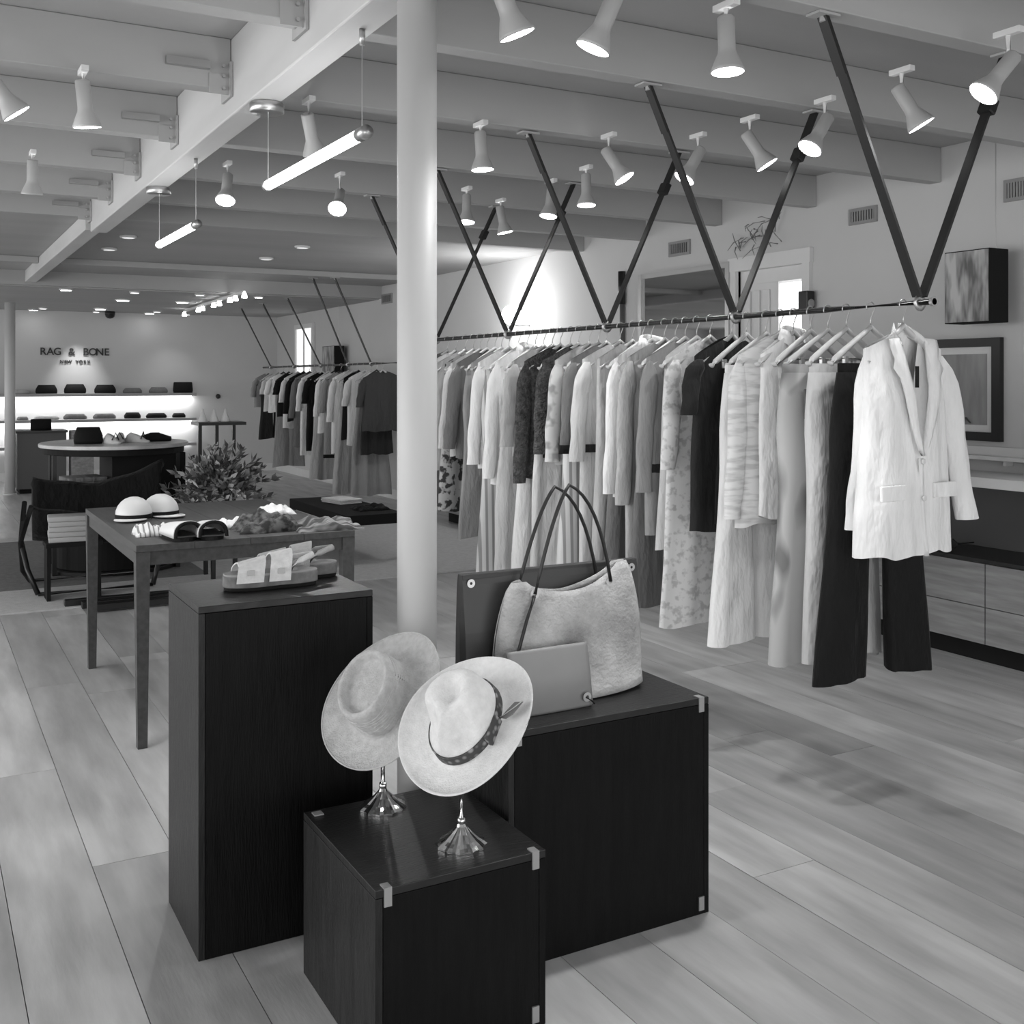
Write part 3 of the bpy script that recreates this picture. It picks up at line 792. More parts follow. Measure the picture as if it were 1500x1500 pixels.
HG = []
def hung(Y, name, kind, m, label, cat, zhem, **k):
    """garment plus its own hanger on the long rail; k rz etc."""
    rz = k.pop('rz', None)
    hl = k.pop('hl', None)
    rr = random.Random(int(Y*1000)); 
    if rz is None: rz = R(rr.uniform(-3.5, 2.5))
    x = RX + k.pop('dx', 0)
    garment(name, kind, x, Y, RZ, m, label, cat, zhem, rz=rz, **k)
    hanger(RX, Y, RZ, hl or ('pale hanger holding the ' + label.split(',')[0]), rz, clips=kind in ('trousers', 'skirt'))
W = FB
hung(2.745, 'flared_trousers', 'trousers', W['black'], 'black flared trousers hanging half hidden behind the white blazer', 'trousers', .45, whem=.225, wsh=.21, dx=.025, rz=R(-2), legout=.080)
hung(2.86, 'light_trousers', 'trousers', W['light'], 'slim light trousers seen between the black trouser legs', 'trousers', .50, whem=.17, wsh=.19, dx=-.02)
hung(2.95, 'patchwork_jeans', 'trousers', W['patch'], 'faded wide leg jeans with darker patches next to the black trousers', 'jeans', .475, whem=.26, wsh=.22, dx=-.02, rz=R(-6), pockets=True, legout=.03)
hung(3.04, 'crumpled_blouse', 'top', W['soft'], 'crumpled pale blouse tucked above the patchwork jeans', 'blouse', 1.17, whem=.16, wsh=.17, amp=.016, zoff=-.04)
hung(3.13, 'collared_shirt', 'top', W['white'], 'white shirt with a standing collar beside the crumpled blouse', 'shirt', .98, whem=.18, wsh=.175, collar=True, buttons=True)
hung(3.205, 'tweed_jacket', 'top', W['tweed'], 'ribbed white tweed jacket with long sleeves and chest pockets', 'jacket', .94, whem=.215, wsh=.205, sleeve=.97, sleeve_out=.035, buttons=True, depth=.04, rz=R(-4))
hung(3.285, 'wide_white_trousers', 'trousers', W['white'], 'wide white trousers with raw hem below the tweed jacket', 'trousers', .475, whem=.21, wsh=.15, rz=R(-3), dx=-.075, legout=.045)
hung(3.40, 'black_shorts', 'skirt', W['black'], 'short black skirt showing below the tweed jacket', 'skirt', .93, whem=.25, wsh=.24, dx=.07)
hung(3.49, 'dark_silk_dress', 'dress', W['charcoal'], 'dark charcoal short sleeved dress right of the white lace dress', 'dress', .88, whem=.235, wsh=.205, sleeve=1.36, sleeve_out=.055, amp=.012, rz=R(3))
hung(3.63, 'lace_dress', 'dress', W['lace'], 'long white lace dress reaching almost to the floor', 'dress', .475, whem=.27, wsh=.20, sleeve=1.13, sleeve_out=.04, amp=.013)
hung(3.72, 'pale_slip_dress', 'dress', W['light'], 'light grey slip dress just behind the long lace dress', 'dress', .78, whem=.22, wsh=.17)
hung(3.80, 'grey_coat', 'dress', W['grey'], 'mid grey belted coat left of the white lace dress', 'coat', .83, whem=.215, wsh=.205, sleeve=1.02, sleeve_out=.03, belt=1.10)
hung(3.87, 'dark_skirt', 'skirt', W['mid'], 'dark grey long skirt below the belted coat', 'skirt', .50, whem=.24, wsh=.23)
hung(3.95, 'knit_cardigan', 'dress', W['pale'], 'long grey knitted cardigan with a sleeve to the knee', 'cardigan', .52, whem=.215, wsh=.205, sleeve=.95, sleeve_out=.035)
hung(4.05, 'white_tunic', 'top', W['white'], 'white long sleeved tunic between two long grey garments', 'tunic', .98, whem=.21, wsh=.205, sleeve=.99, sleeve_out=.035, collar=True)
hung(4.12, 'dark_trousers', 'trousers', W['mid'], 'dark grey trousers below the white tunic', 'trousers', .60, whem=.20, wsh=.20)
hung(4.20, 'long_shirt_dress', 'dress', W['pale'], 'pale grey shirt dress behind the white tunic', 'dress', .50, whem=.24, wsh=.20, amp=.012)
hung(4.30, 'trench_coat', 'dress', W['light'], 'light trench coat with a folded up belted sleeve', 'coat', .55, whem=.24, wsh=.215, sleeve=1.12, sleeve_out=.05, belt=1.16)
hung(4.42, 'grey_bomber', 'top', W['mid'], 'mid grey bomber jacket with black cuffs', 'jacket', 1.15, whem=.20, wsh=.205, sleeve=1.16, sleeve_out=.03, cuff=W['black'], hem_band=W['black'])
hung(4.49, 'striped_trousers', 'trousers', W['stripe'], 'pale striped trousers behind the hide tote handles', 'trousers', .55, whem=.24, wsh=.22)
hung(4.57, 'print_blouse', 'top', W['soft'], 'white blouse with a soft grey print beside the dark jackets', 'blouse', 1.08, whem=.20, wsh=.20, sleeve=1.10, sleeve_out=.03)
hung(4.67, 'dark_bouclé_jacket'.replace('é', 'e'), 'top', W['darktex'], 'dark textured short jacket, the right one of two', 'jacket', 1.12, whem=.20, wsh=.205, sleeve=1.13, sleeve_out=.02, hem_band=W['black'], rz=R(-6))
hung(4.75, 'pale_skirt', 'skirt', W['light'], 'pale full length skirt under the right dark textured jacket', 'skirt', .50, whem=.25, wsh=.23, amp=.012)
hung(4.85, 'dark_wool_jacket', 'top', W['darktex'], 'dark textured jacket with longer sleeves, the left one of two', 'jacket', 1.0, whem=.20, wsh=.215, sleeve=.97, sleeve_out=.035, rz=R(-3))
hung(4.93, 'ivory_skirt', 'skirt', W['ivory'], 'ivory long skirt under the left dark textured jacket', 'skirt', .48, whem=.25, wsh=.23, amp=.012)
hung(5.02, 'grey_blouse', 'top', W['pale'], 'plain grey blouse between the dark jackets and white shirt', 'blouse', 1.10, whem=.20, wsh=.20, sleeve=1.15)
hung(5.11, 'white_pleated_skirt', 'skirt', W['light'], 'light pleated skirt behind the white shirt', 'skirt', .45, whem=.26, wsh=.24, amp=.014)
hung(5.20, 'white_poplin_shirt', 'top', W['white'], 'crisp white shirt with dark buttoned cuff, left of the dark jackets', 'shirt', .93, whem=.235, wsh=.21, sleeve=.97, sleeve_out=.05, collar=True, buttons=True, depth=.042)
hung(5.30, 'wide_stripe_trousers', 'trousers', W['stripe'], 'wide light trousers with darker stripe below the crisp white shirt', 'trousers', .42, whem=.27, wsh=.24)
hung(5.41, 'white_cardigan', 'top', W['white'], 'white long sleeved cardigan left of the crisp white shirt', 'cardigan', 1.0, whem=.20, wsh=.20, sleeve=1.03, sleeve_out=.04)
hung(5.50, 'spotted_blouse', 'top', W['floral'], 'dark spotted blouse behind the white cardigan', 'blouse', 1.15, whem=.20, wsh=.19)
hung(5.58, 'grey_trousers', 'trousers', W['grey'], 'mid grey wide trousers near the white column', 'trousers', .60, whem=.24, wsh=.22)
hung(5.68, 'grey_shirt', 'top', W['mid'], 'dull grey shirt behind the grey wide trousers', 'shirt', 1.05, whem=.20, wsh=.20, sleeve=1.1)
hung(5.77, 'ivory_shirt', 'top', W['light'], 'ivory long sleeved shirt beside the white column', 'shirt', 1.05, whem=.20, wsh=.20, sleeve=1.1)
hung(5.86, 'leaf_print_dress', 'dress', W['leaf'], 'dark leaf print dress hem beside the white column', 'dress', .72, whem=.24, wsh=.19)
hung(5.97, 'pale_grey_dress', 'dress', W['pale'], 'pale grey dress immediately right of the white column', 'dress', .95, whem=.22, wsh=.20)
hung(6.10, 'light_shirt', 'top', W['light'], 'light shirt mostly hidden by the white column, nearer one', 'shirt', 1.0, whem=.21, wsh=.20, sleeve=1.05)
hung(6.22, 'dark_coat', 'dress', W['mid'], 'darker grey coat mostly hidden by the white column', 'coat', .7, whem=.22, wsh=.20, sleeve=1.05)

# far rail: near end first
def hung2(Y, name, kind, m, label, cat, zhem, **k):
    rz = k.pop('rz', R(random.Random(int(Y*100)).uniform(-6, 6)))
    garment(name, kind, RX2, Y, RZ2, m, label, cat, zhem, rz=rz, low=True, **k)
    hanger(RX2, Y, RZ2, 'hanger holding the ' + label, rz, clips=kind in ('trousers', 'skirt'), tone=M_hangw if int(Y*10) % 3 else M_blackm)
far = [(11.30, 'dark_t_shirt', 'top', 'dark', 'dark grey short sleeved shirt at the near end of the far rail', 'shirt', .93, dict(wsh=.24, whem=.25, sleeve=1.20, sleeve_out=.05)),
       (11.48, 'black_shorts', 'skirt', 'charcoal', 'gathered black skirt under the dark grey shirt of the far rail', 'skirt', .66, dict(whem=.20)),
       (11.66, 'pleated_skirt', 'skirt', 'grey', 'grey pleated skirt reaching low at the near end of the far rail', 'skirt', .18, dict(whem=.26, amp=.016)),
       (11.85, 'white_blouse', 'top', 'ivory', 'white blouse behind the dark grey shirt on the far rail', 'blouse', .75, dict(sleeve=1.2)),
       (12.05, 'black_blouse', 'top', 'black', 'narrow black top between two white blouses on the far rail', 'top', .80, dict(wsh=.19)),
       (12.20, 'pale_pleated_skirt', 'skirt', 'pale', 'pale pleated skirt under the white blouses of the far rail', 'skirt', .15, dict(whem=.27, amp=.016)),
       (12.40, 'white_coat', 'dress', 'white', 'long white coat in the middle of the far rail', 'coat', .62, dict(sleeve=1.0)),
       (12.65, 'grey_dress', 'dress', 'grey', 'grey dress with dark hem left of the long white coat', 'dress', .56, dict(sleeve=1.1, hem_band='black')),
       (12.90, 'white_shirt', 'top', 'white', 'white shirt left of the grey dark hemmed dress', 'shirt', .85, dict(sleeve=1.05)),
       (13.10, 'long_light_skirt', 'skirt', 'pale', 'light long skirt hanging low in the middle of the far rail', 'skirt', .25, dict(whem=.26, amp=.014)),
       (13.35, 'black_dress', 'dress', 'black', 'straight black dress in the middle of the far rail', 'dress', .60, dict(sleeve=1.2)),
       (13.60, 'white_long_shirt', 'top', 'white', 'thin white shirt left of the straight black dress', 'shirt', .52, dict(sleeve=1.1)),
       (13.85, 'grey_knit', 'top', 'mid', 'dark grey knit left of the thin white shirt', 'sweater', .62, dict(sleeve=1.0)),
       (14.10, 'black_jacket', 'top', 'black', 'black jacket on the left half of the far rail', 'jacket', .95, dict(sleeve=1.05)),
       (14.35, 'ivory_blouse', 'top', 'ivory', 'ivory top left of the black jacket on the far rail', 'top', .85, dict(sleeve=1.2)),
       (14.60, 'black_t_shirt', 'top', 'black', 'black short sleeved shirt on the left half of the far rail', 'shirt', 1.0, dict(sleeve=1.3)),
       (14.75, 'grey_long_trousers', 'trousers', 'grey', 'long grey trousers with a dark edge on the far rail', 'trousers', .30, dict(whem=.24)),
       (15.0, 'white_t_shirt', 'top', 'white', 'white short sleeved shirt near the far end of the far rail', 'shirt', 1.05, dict(sleeve=1.3)),
       (15.25, 'pale_t_shirt', 'top', 'light', 'pale short sleeved shirt second from the far end of the far rail', 'shirt', 1.05, dict(sleeve=1.3)),
       (15.5, 'dark_trousers', 'trousers', 'charcoal', 'dark trousers at the far end of the far rail', 'trousers', .65, dict(whem=.22)),
       (15.75, 'patterned_shirt', 'top', 'floral', 'dark patterned shirt, last on the far rail', 'shirt', 1.1, dict(sleeve=1.25))]
for (Y, n, kd, m, lab, cat, zh, kw) in far:
    if 'hem_band' in kw: kw['hem_band'] = FB[kw['hem_band']]
    hung2(Y, n, kd, FB[m], lab, cat, zh, **kw)

# ------------------------------------------------------------------ ceiling spotlights
def spotlight(px, py, aim, label, power=16, ztip=2.45, plate=ZJ, emit=True, stem=True):
    p = at(px, py, ztip); aim = Vector(aim).normalized()
    t = thing('ceiling_spotlight', (p.x, p.y, ztip), label, 'spotlight')
    rot = look_rot(-aim)            # local z = away from beam
    b = nb(); lathe(b, [(.050, .0), (.053, .002), (.051, .010), (.036, .045), (.029, .060), (.027, .075), (.027, .170), (.022, .176)], 28, cap=False, rot=rot); b2 = b
    o = obj('shade', b, mat('lamp_paint', .42, .4), t, True); s = o.modifiers.new('s', 'SOLIDIFY'); s.thickness = .0015
    obj('lamp_lens', lathe(nb(), [(.0495, .0005), (.0495, .007)], 28, rot=rot), M_emit if emit else M_emit_lo, t)
    top = rot @ Vector((0, 0, .14)); 
    b = nb(); ax = top + Vector((.04, 0, .0)) * 0
    hgt = plate - ztip
    tube(b, [top, (top.x, top.y, max(top.z+.02, hgt-.02)), (top.x, top.y, hgt-.002)], .009, 8); obj('stem', b, M_white, t, True)
    b = nb(); box(b, top.x-.014, top.x+.014, top.y-.05, top.y+.05, hgt-.022, hgt-.001, .002); obj('track_adapter', b, M_white, t)
    if power:
        l = bpy.data.lights.new('spot_beam', 'SPOT'); l.energy = power*1.5; l.spot_size = R(75); l.spot_blend = .7; l.shadow_soft_size = .045
        lo = bpy.data.objects.new('spot_beam', l); C.objects.link(lo); lo.location = p + aim*.02; lo.rotation_euler = aim.to_track_quat('-Z', 'Y').to_euler()
    return t
DN = (0, 0, -1)
spotlight(758, 52, (.374, -.05, -.9), 'white bell shaped spotlight cut by the top edge right of the column', 14)
spotlight(868, 72, (-.35, .25, -1), 'glossy white spotlight at the top edge, second right of the column', 10)
spotlight(1066, 106, (0, -.05, -1), 'large lit white spotlight hanging straight down left of the nearest strap', 22)
spotlight(707, 249, (.05, -.05, -1), 'lit spotlight just right of the white column', 20)
spotlight(915, 262, (.36, -.37, -.8), 'slanted spotlight left of the second strap pair', 14)
spotlight(1002, 262, (-.51, .11, -.85), 'lit spotlight tucked behind the crossing straps', 14)
spotlight(1124, 242, (.40, -.32, -.8), 'slanted spotlight left of the buckled strap of the second pair', 14)
spotlight(1186, 218, (-.55, .04, -.8), 'lit spotlight right of the second buckled strap', 14)
spotlight(1350, 184, (.36, -.30, -.8), 'slanted spotlight between the two nearest straps', 16)
spotlight(1440, 138, (-.62, .25, -.8), 'lit spotlight beside the nearest buckled strap', 14)
spotlight(859, 301, (-.05, -.1, -1), 'oval lit spotlight above the middle of the long rail', 20)
spotlight(803, 317, (-.2, -.1, -1), 'lit spotlight partly behind the third strap', 12)
spotlight(683, 326, (-.1, -.15, -1), 'lit spotlight right of the column above the far end of the rail', 12)
spotlight(740, 341, (.175, -.1, -.95), 'small thin lit spotlight right of the short buckled strap', 8)
spotlight(494, 306, (-.35, -.65, -.7), 'dazzling spotlight facing the camera left of the column', 18)
spotlight(330, 294, (-.2, -.45, -.9), 'bright spotlight above the shorter light tube', 18)
spotlight(25, 167, (.58, .02, -.8), 'slanted spotlight at the left picture edge', 12)
spotlight(128, 187, (.12, .11, -1), 'white cone spotlight on the left above the beam', 12)
spotlight(47, 285, (0, .2, -1), 'small pale spotlight low on the left ceiling', 8)
spotlight(462, 226, (.35, .4, -.9), 'pale spotlight behind the longer light tube', 8, emit=False)

# linear pendant tubes under the beam
def tube_lamp(y0, y1, label):
    x = 1.2; z = 2.25
    t = thing('tube_pendant_light', (x, (y0+y1)/2, z), label, 'pendant light')
    h = (y1-y0)/2; rx = Matrix.Rotation(R(-90), 3, 'X')
    obj('lit_tube', lathe(nb(), [(.019, -h+.06), (.019, h-.02)], 20, rot=rx), M_tube, t, True)
    obj('end_cap', lathe(nb(), [(.021, -h), (.021, -h+.06)], 20, rot=rx), M_steel, t, True)
    obj('end_cap', lathe(nb(), [(.021, h-.02), (.021, h)], 20, rot=rx), M_steel, t, True)
    for yy in (-h+.04, h-.02):
        obj('wire', lathe(nb(), [(.0016, .018), (.0016, bz-z-.002)], 6, (0, yy, 0)), M_steel, t)
    obj('canopy', lathe(nb(), [(.060, bz-z-.040), (.066, bz-z-.036), (.066, bz-z-.004), (.062, bz-z-.001)], 32, (0, h, 0)), M_steel, t, True)
    obj('wire_anchor', lathe(nb(), [(.008, bz-z-.05), (.010, bz-z-.001)], 12, (0, -h+.04, 0)), M_steel, t, True)
tube_lamp(3.06, 4.11, 'longer glowing tube light hanging under the main beam')
tube_lamp(5.26, 6.20, 'shorter glowing tube light further back under the main beam')

# far room downlights
DLAB = iter(['nearest left downlight of the far room ceiling, beside the crossbeam', 'dim downlight near the crossbeam above the upper shelf handbags', 'dim downlight near the crossbeam, left of the track lamps',
    'brightest downlight of the far ceiling, left of centre', 'bright downlight just left of the slanting track lamps', 'downlight beside the thin far column', 'dim downlight second from the thin far column',
    'downlight directly above the black dome camera', 'downlight right of the black dome camera close to the sign wall', 'dim downlight between the dome camera and the track lamps', 'dim downlight at the left end of the track lamps',
    'small downlight near the far rail straps', 'dim downlight left of the dome camera above the shop sign'])
for (px, py, s, z) in ((110, 416, 1, 0), (209, 423, .8, 1), (307, 427, .8, 1), (180, 439, 1.3, 0), (267, 442, 1.2, 0), (36, 461, 1, 0), (63, 451, .8, 1), (147, 452, 1.2, 0), (192, 466, 1.1, 0), (230, 456, .8, 1), (244, 467, .8, 1), (406, 428, .8, 0), (117, 465, .7, 1)):
    p = at(px, py, 2.545)
    p.y = min(max(p.y, YX+.25), YB-.3)
    t = thing('recessed_downlight', (p.x, p.y, 2.53), next(DLAB), 'downlight', 'round downlights of the far room ceiling')
    obj('trim_ring', lathe(nb(), [(.060*s, .0), (.075*s, .006), (.078*s, .019)], 24), M_white, t, True)
    obj('lamp_lens', lathe(nb(), [(.058*s, -.002), (.058*s, .01)], 24), M_emit if not z else M_emit_lo, t)
for (px, py, fl) in ((188, 346, 'left upper one of four, nearer the short light tube'), (160, 364, 'leftmost of four, below the beam end'), (443, 361, 'rightmost of four, left of the column'), (390, 378, 'second from right of four, nearest the crossbeam')):
    p = at(px, py, 2.715)
    t = thing('recessed_downlight', (p.x, p.y, 2.70), 'faint main ceiling downlight, ' + fl, 'downlight', 'faint downlights between the far joists')
    obj('trim_ring', lathe(nb(), [(.06, .0), (.07, .006), (.07, .019)], 20), M_white, t, True); obj('lamp_lens', lathe(nb(), [(.05, -.002), (.05, .01)], 20), mat('lens_faint', .8, .4, emit=.5), t)
# track with a row of small lamps
pa, pb_ = at(270, 461, 2.46), at(358, 434, 2.46)
t = thing('track_light_bar', (pa.x, pa.y, 2.46), 'slanting row of small bright lamps on a ceiling track in the far room', 'track light')
dv = Vector((pb_.x-pa.x, pb_.y-pa.y, 0))
b = nb(); bar(b, (0, 0, .05), dv + Vector((0, 0, .05)), .03, .03); obj('track', b, M_white, t)
for k in (0, .28, .36, .55, .64, .80, .88, 1.0):
    q = dv*k; obj('lamp', lathe(nb(), [(.030, -.02), (.034, -.01), (.02, .035)], 16, (q.x, q.y, 0)), M_emit, t, True)
p = at(152, 464, 2.50)
t = thing('dome_camera', (p.x, min(p.y, 17.4), 2.44), 'small black dome camera on the far ceiling', 'camera')
obj('dome', lathe(nb(), [(.005, 0), (.04, .008), (.065, .03), (.07, .055)], 20), M_blackm, t, True); obj('mount', lathe(nb(), [(.075, .055), (.075, .108)], 20), M_blackm, t, True)

# wall globe lamp on the right wall
Y, Z = on_wall(776, 462)
t = thing('globe_wall_lamp', (XR, Y, Z), 'glaring globe lamp on the right wall above the long rail', 'wall lamp')
b = nb(); bmesh.ops.create_uvsphere(b, u_segments=24, v_segments=14, radius=.10, matrix=Matrix.Translation((-.20, 0, 0))); obj('globe', b, M_emit, t, True)
b = nb(); tube(b, [(-.002, 0, -.10), (-.12, 0, -.10), (-.20, 0, -.09)], .010, 8); obj('arm', b, M_steel, t, True)
l = bpy.data.lights.new('globe_light', 'POINT'); l.energy = 22; l.shadow_soft_size = .1
lo = bpy.data.objects.new('globe_light', l); C.objects.link(lo); lo.location = (XR-.34, Y-.02, Z)

# ------------------------------------------------------------------ art on the right wall
def canvas_art(x0, y0, y1, z0, z1, dep, label):
    t = thing('hanging_art_box', (x0+dep/2, (y0+y1)/2, z0), label, 'wall art')
    h = (y1-y0)/2; H = z1-z0
    obj('box', B(-dep/2+.004, dep/2, -h, h, 0, H, .002), M_blackm2, t)
    obj('art_face', B(-dep/2, -dep/2+.004, -h+.006, h-.006, .006, H-.006), pattern_mat('misty_art', .50, .10, 3.2, .35, .62, .4, 'noise', (1, 6, 1.4)), t)
    obj('wire', lathe(nb(), [(.0025, H), (.0025, ZD-z0-.002)], 6, (0, -h+.02, 0)), M_steel, t)
    return t
canvas_art(5.07, 3.84, 4.13, 1.815, 2.215, .16, 'small boxy misty artwork with black sides hanging high at right')
t = thing('framed_picture', (XR, 4.27, 1.155), 'black framed photograph with white mat on the wall right of the blazer', 'picture')
hw, H = .32, .585
b = nb(); box(b, -.035, -.001, -hw, -hw+.055, 0, H); box(b, -.035, -.001, hw-.055, hw, 0, H); box(b, -.035, -.001, -hw+.055, hw-.055, 0, .05); box(b, -.035, -.001, -hw+.055, hw-.055, H-.05, H)
obj('frame', b, M_blackm, t)
obj('mat_board', B(-.016, -.001, -hw+.055, hw-.055, .05, H-.05), M_white, t)
obj('photograph', B(-.018, -.016, -hw+.095, hw-.095, .09, H-.09), mat('photo_print', .30, .35, noise=.3, nscale=4, stretch=(1, 3, .6)), t)
b = nb()
tube(b, [(-.0205, .045, .42), (-.0205, .02, .40), (-.0205, -.005, .34), (-.0205, -.02, .28)], .020, 8, .0015); obj('dark_figure', b, mat('photo_black', .02, .4), t)
b = nb(); tube(b, [(-.0205, -.04, .20), (-.0205, -.05, .16)], .012, 8, .0015); tube(b, [(-.0205, -.12, .10), (-.0205, -.09, .13), (-.0205, -.06, .10)], .014, 8, .0015); obj('dark_marks', b, mat('photo_grey', .10, .4), t)
Y, Z = on_wall(1190, 456)
t = thing('small_speaker', (XR, Y, Z), 'small black speaker on the wall beside the glazed white door', 'speaker')
obj('housing', B(-.09, -.02, -.045, .045, 0, .135, .008), M_blackm, t); obj('bracket', B(-.02, -.001, -.015, .015, .04, .09), M_blackm, t)
obj('cone', lathe(nb(), [(.03, 0), (.028, .003), (.012, .004)], 20, (-.055, -.0455, .05), rot=Matrix.Rotation(R(90), 3, 'X')), mat('speaker_cone', .3, .5), t, True)
canvas_art(5.12, 14.3, 14.8, 1.55, 1.98, .15, 'dark box shaped artwork far away above the background rail')
# dried twig cluster high on the wall
Y, Z = on_wall(1115, 345)
t = thing('dried_branch_cluster', (XR, Y, Z-.1), 'pale dried branches fixed high on the wall above the white door', 'branches')
b = nb(); rr = random.Random(8)
for k in range(26):
    a = Vector((-.03, rr.uniform(-.25, .25), rr.uniform(0, .2))); c = a + Vector((rr.uniform(-.1, -.01), rr.uniform(-.14, .14), rr.uniform(-.1, .14))); tube(b, [a, (a+c)/2+Vector((-.02, 0, .01)), c], [.005, .004, .002], 5)
obj('twigs', b, mat('dried_twig', .22, .8), t); tag(t.children[0], kind='stuff')

# ------------------------------------------------------------------ wall cabinets at right
def cabinet(y0, y1, label, withtop=True):
    x0 = 4.95; t = thing('wall_cabinet', ((x0+XR)/2, (y0+y1)/2, 0), label, 'cabinet')
    hx = (XR-x0)/2; h = (y1-y0)/2; hx2 = hx-.004
    obj('toe_kick', B(-hx+.05, hx2, -h+.01, h-.01, 0, .10), M_blackm2, t)
    n = max(1, round((y1-y0)/1.4))
    obj('carcass', B(-hx+.02, hx2, -h, h, .10, .535), M_cab, t)
    for k in range(n):
        a = -h + 2*h*k/n+.003; c = -h+2*h*(k+1)/n-.003
        obj('drawer_front', B(-hx, -hx+.019, a, c, .105, .30-.002, .002), M_cab, t)
        obj('drawer_front', B(-hx, -hx+.019, a, c, .30+.002, .53, .002), M_cab, t)
    obj('counter_slab', B(-hx-.01, hx2, -h-.005, h+.005, .536, .556, .002), M_blackm, t)
    obj('back_panel', B(hx2-.02, hx2, -h, h, .557, .93), mat('bay_back', .12, .6), t)
    for s in (-1, 1): obj('side_panel', B(-hx+.01, hx2-.021, s*h-.012, s*h+.012, .557, .93), M_cab, t)
    obj('top_board', B(-hx-.005, hx2, -h-.01, h+.01, .931, .985, .002), M_white, t)
    return t
cabinet(2.3, 5.25, 'long pale wood wall cabinet with open bay and white top at right')
cabinet(7.9, 10.4, 'low wall cabinet further back behind the clothes, left of the mirror')
t = thing('wall_ledge', (XR, 3.9, 1.055), 'thin white picture ledge running under the framed photograph', 'shelf')
obj('board', B(-.10, -.002, -1.6, 1.3, 0, .022, .002), M_white, t); obj('back_rail', B(-.02, -.002, -1.6, 1.3, .022, .07), M_white, t); obj('bracket', B(-.06, -.002, -.01, .01, -.03, -.001), M_white, t)
Y = 3.55
def folded(name, x, y, z, sx, sy, layers, m, label, cat, rz=0, th=.014, group=None):
    t = thing(name, (x, y, z), label, cat, group, rz); rr = random.Random(int(x*100+y*10))
    for k in range(layers):
        b = nb(); box(b, -sx/2+rr.uniform(0, .008), sx/2-rr.uniform(0, .008), -sy/2+rr.uniform(0, .008), sy/2-rr.uniform(0, .008), k*th+.0005, (k+1)*th, min(.006, th*.4)); obj('folded_layer', b, m, t, True)
    return t
p = at(1492, 697, .986)
t = thing('black_shoe_bag', (5.08, 3.33, .986), 'crumpled black item lying on the white cabinet top at the right edge', 'bag')
b = nb(); rings = []
for z, s in ((0, 1), (.03, 1.0), (.05, .8), (.065, .4), (.068, .05)):
    rings.append([(.09*s*math.cos(k*2*math.pi/20), .20*s*math.sin(k*2*math.pi/20)*(1+.12*math.sin(3*k)), z+.006*math.sin(k)*(z > 0)) for k in range(20)])
ring_loft(b, rings); obj('body', b, W['black'], t, True)
t = thing('sunglasses', (5.08, 4.12, .5565), 'black sunglasses and case lying in the open bay of the cabinet', 'sunglasses')
b = nb()
for s in (-1, 1): tube(b, [(.0, s*.036+.030*math.cos(a), .030+.022*math.sin(a)) for a in [R(k*24) for k in range(16)]], .005, 6)
box(b, -.004, .004, -.012, .012, .034, .042); box(b, 0, .14, -.07, -.064, .03, .036); box(b, 0, .14, .064, .07, .03, .036)
obj('frame', b, M_blackm, t); obj('lens', B(-.002, .002, -.06, -.012, .012, .048, .001), M_blackm, t); obj('lens', B(-.002, .002, .012, .06, .012, .048, .001), M_blackm, t)
t = thing('sunglasses_case', (5.02, 4.32, .5565), 'flat black case beside the sunglasses in the open bay', 'case'); b = nb(); box(b, -.06, .06, -.12, .12, 0, .035, .012); obj('body', b, M_blackm2, t, True)
t = thing('white_sneaker', (5.06, 3.18, .5565), 'white sneaker at the right edge in the open bay of the cabinet', 'shoe')
b = nb(); rings = []
for z, l, w_ in ((.02, 1, 1), (.05, .98, 1), (.08, .75, .9), (.11, .5, .75), (.12, .45, .6)):
    rings.append([(.045*w_*math.cos(k*2*math.pi/20), -.03*(1-l)+.13*l*math.sin(k*2*math.pi/20), z) for k in range(20)])
ring_loft(b, rings, True, False); obj('upper', fixn(b), M_white, t, True)
b = nb(); ring_loft(b, [[(.05*math.cos(k*2*math.pi/20), .14*math.sin(k*2*math.pi/20), z) for k in range(20)] for z in (0, .02)]); obj('sole', b, M_white, t)

# ------------------------------------------------------------------ the oak display table on the left
TX0, TX1, TY0, TY1, TZ = .793, 1.735, 4.565, 6.02, .83
t = thing('display_table', ((TX0+TX1)/2, (TY0+TY1)/2, 0), 'dark grey oak display table with slim square legs at left', 'table')
hx, hy = (TX1-TX0)/2, (TY1-TY0)/2
for k in range(4):
    xa = -hx+.002 + k*(2*hx-.004)/4; obj('tabletop_board', B(xa+.0006, xa+(2*hx-.004)/4-.0006, -hy, hy, TZ-.028, TZ, .001), M_tabw, t)
b = nb(); 
obj('apron', B(-hx+.05, hx-.05, -hy+.012, -hy+.03, TZ-.085, TZ-.029), M_tabw, t); obj('apron', B(-hx+.05, hx-.05, hy-.03, hy-.012, TZ-.085, TZ-.029), M_tabw, t)
obj('apron', B(-hx+.012, -hx+.03, -hy+.05, hy-.05, TZ-.085, TZ-.029), M_tabw, t); obj('apron', B(hx-.03, hx-.012, -hy+.05, hy-.05, TZ-.085, TZ-.029), M_tabw, t)
for sx in (-1, 1):
    for sy in (-1, 1):
        b = nb(); cx, cy = sx*(hx-.030), sy*(hy-.030); rings = []
        for z, k in ((0, .019), (TZ-.029, .028)): rings.append([(cx-k, cy-k, z), (cx+k, cy-k, z), (cx+k, cy+k, z), (cx-k, cy+k, z)])
        ring_loft(b, rings); obj('leg', b, M_tabw, t)
def X_Y(px, py, z): p = at(px, py, z); return p.x, p.y
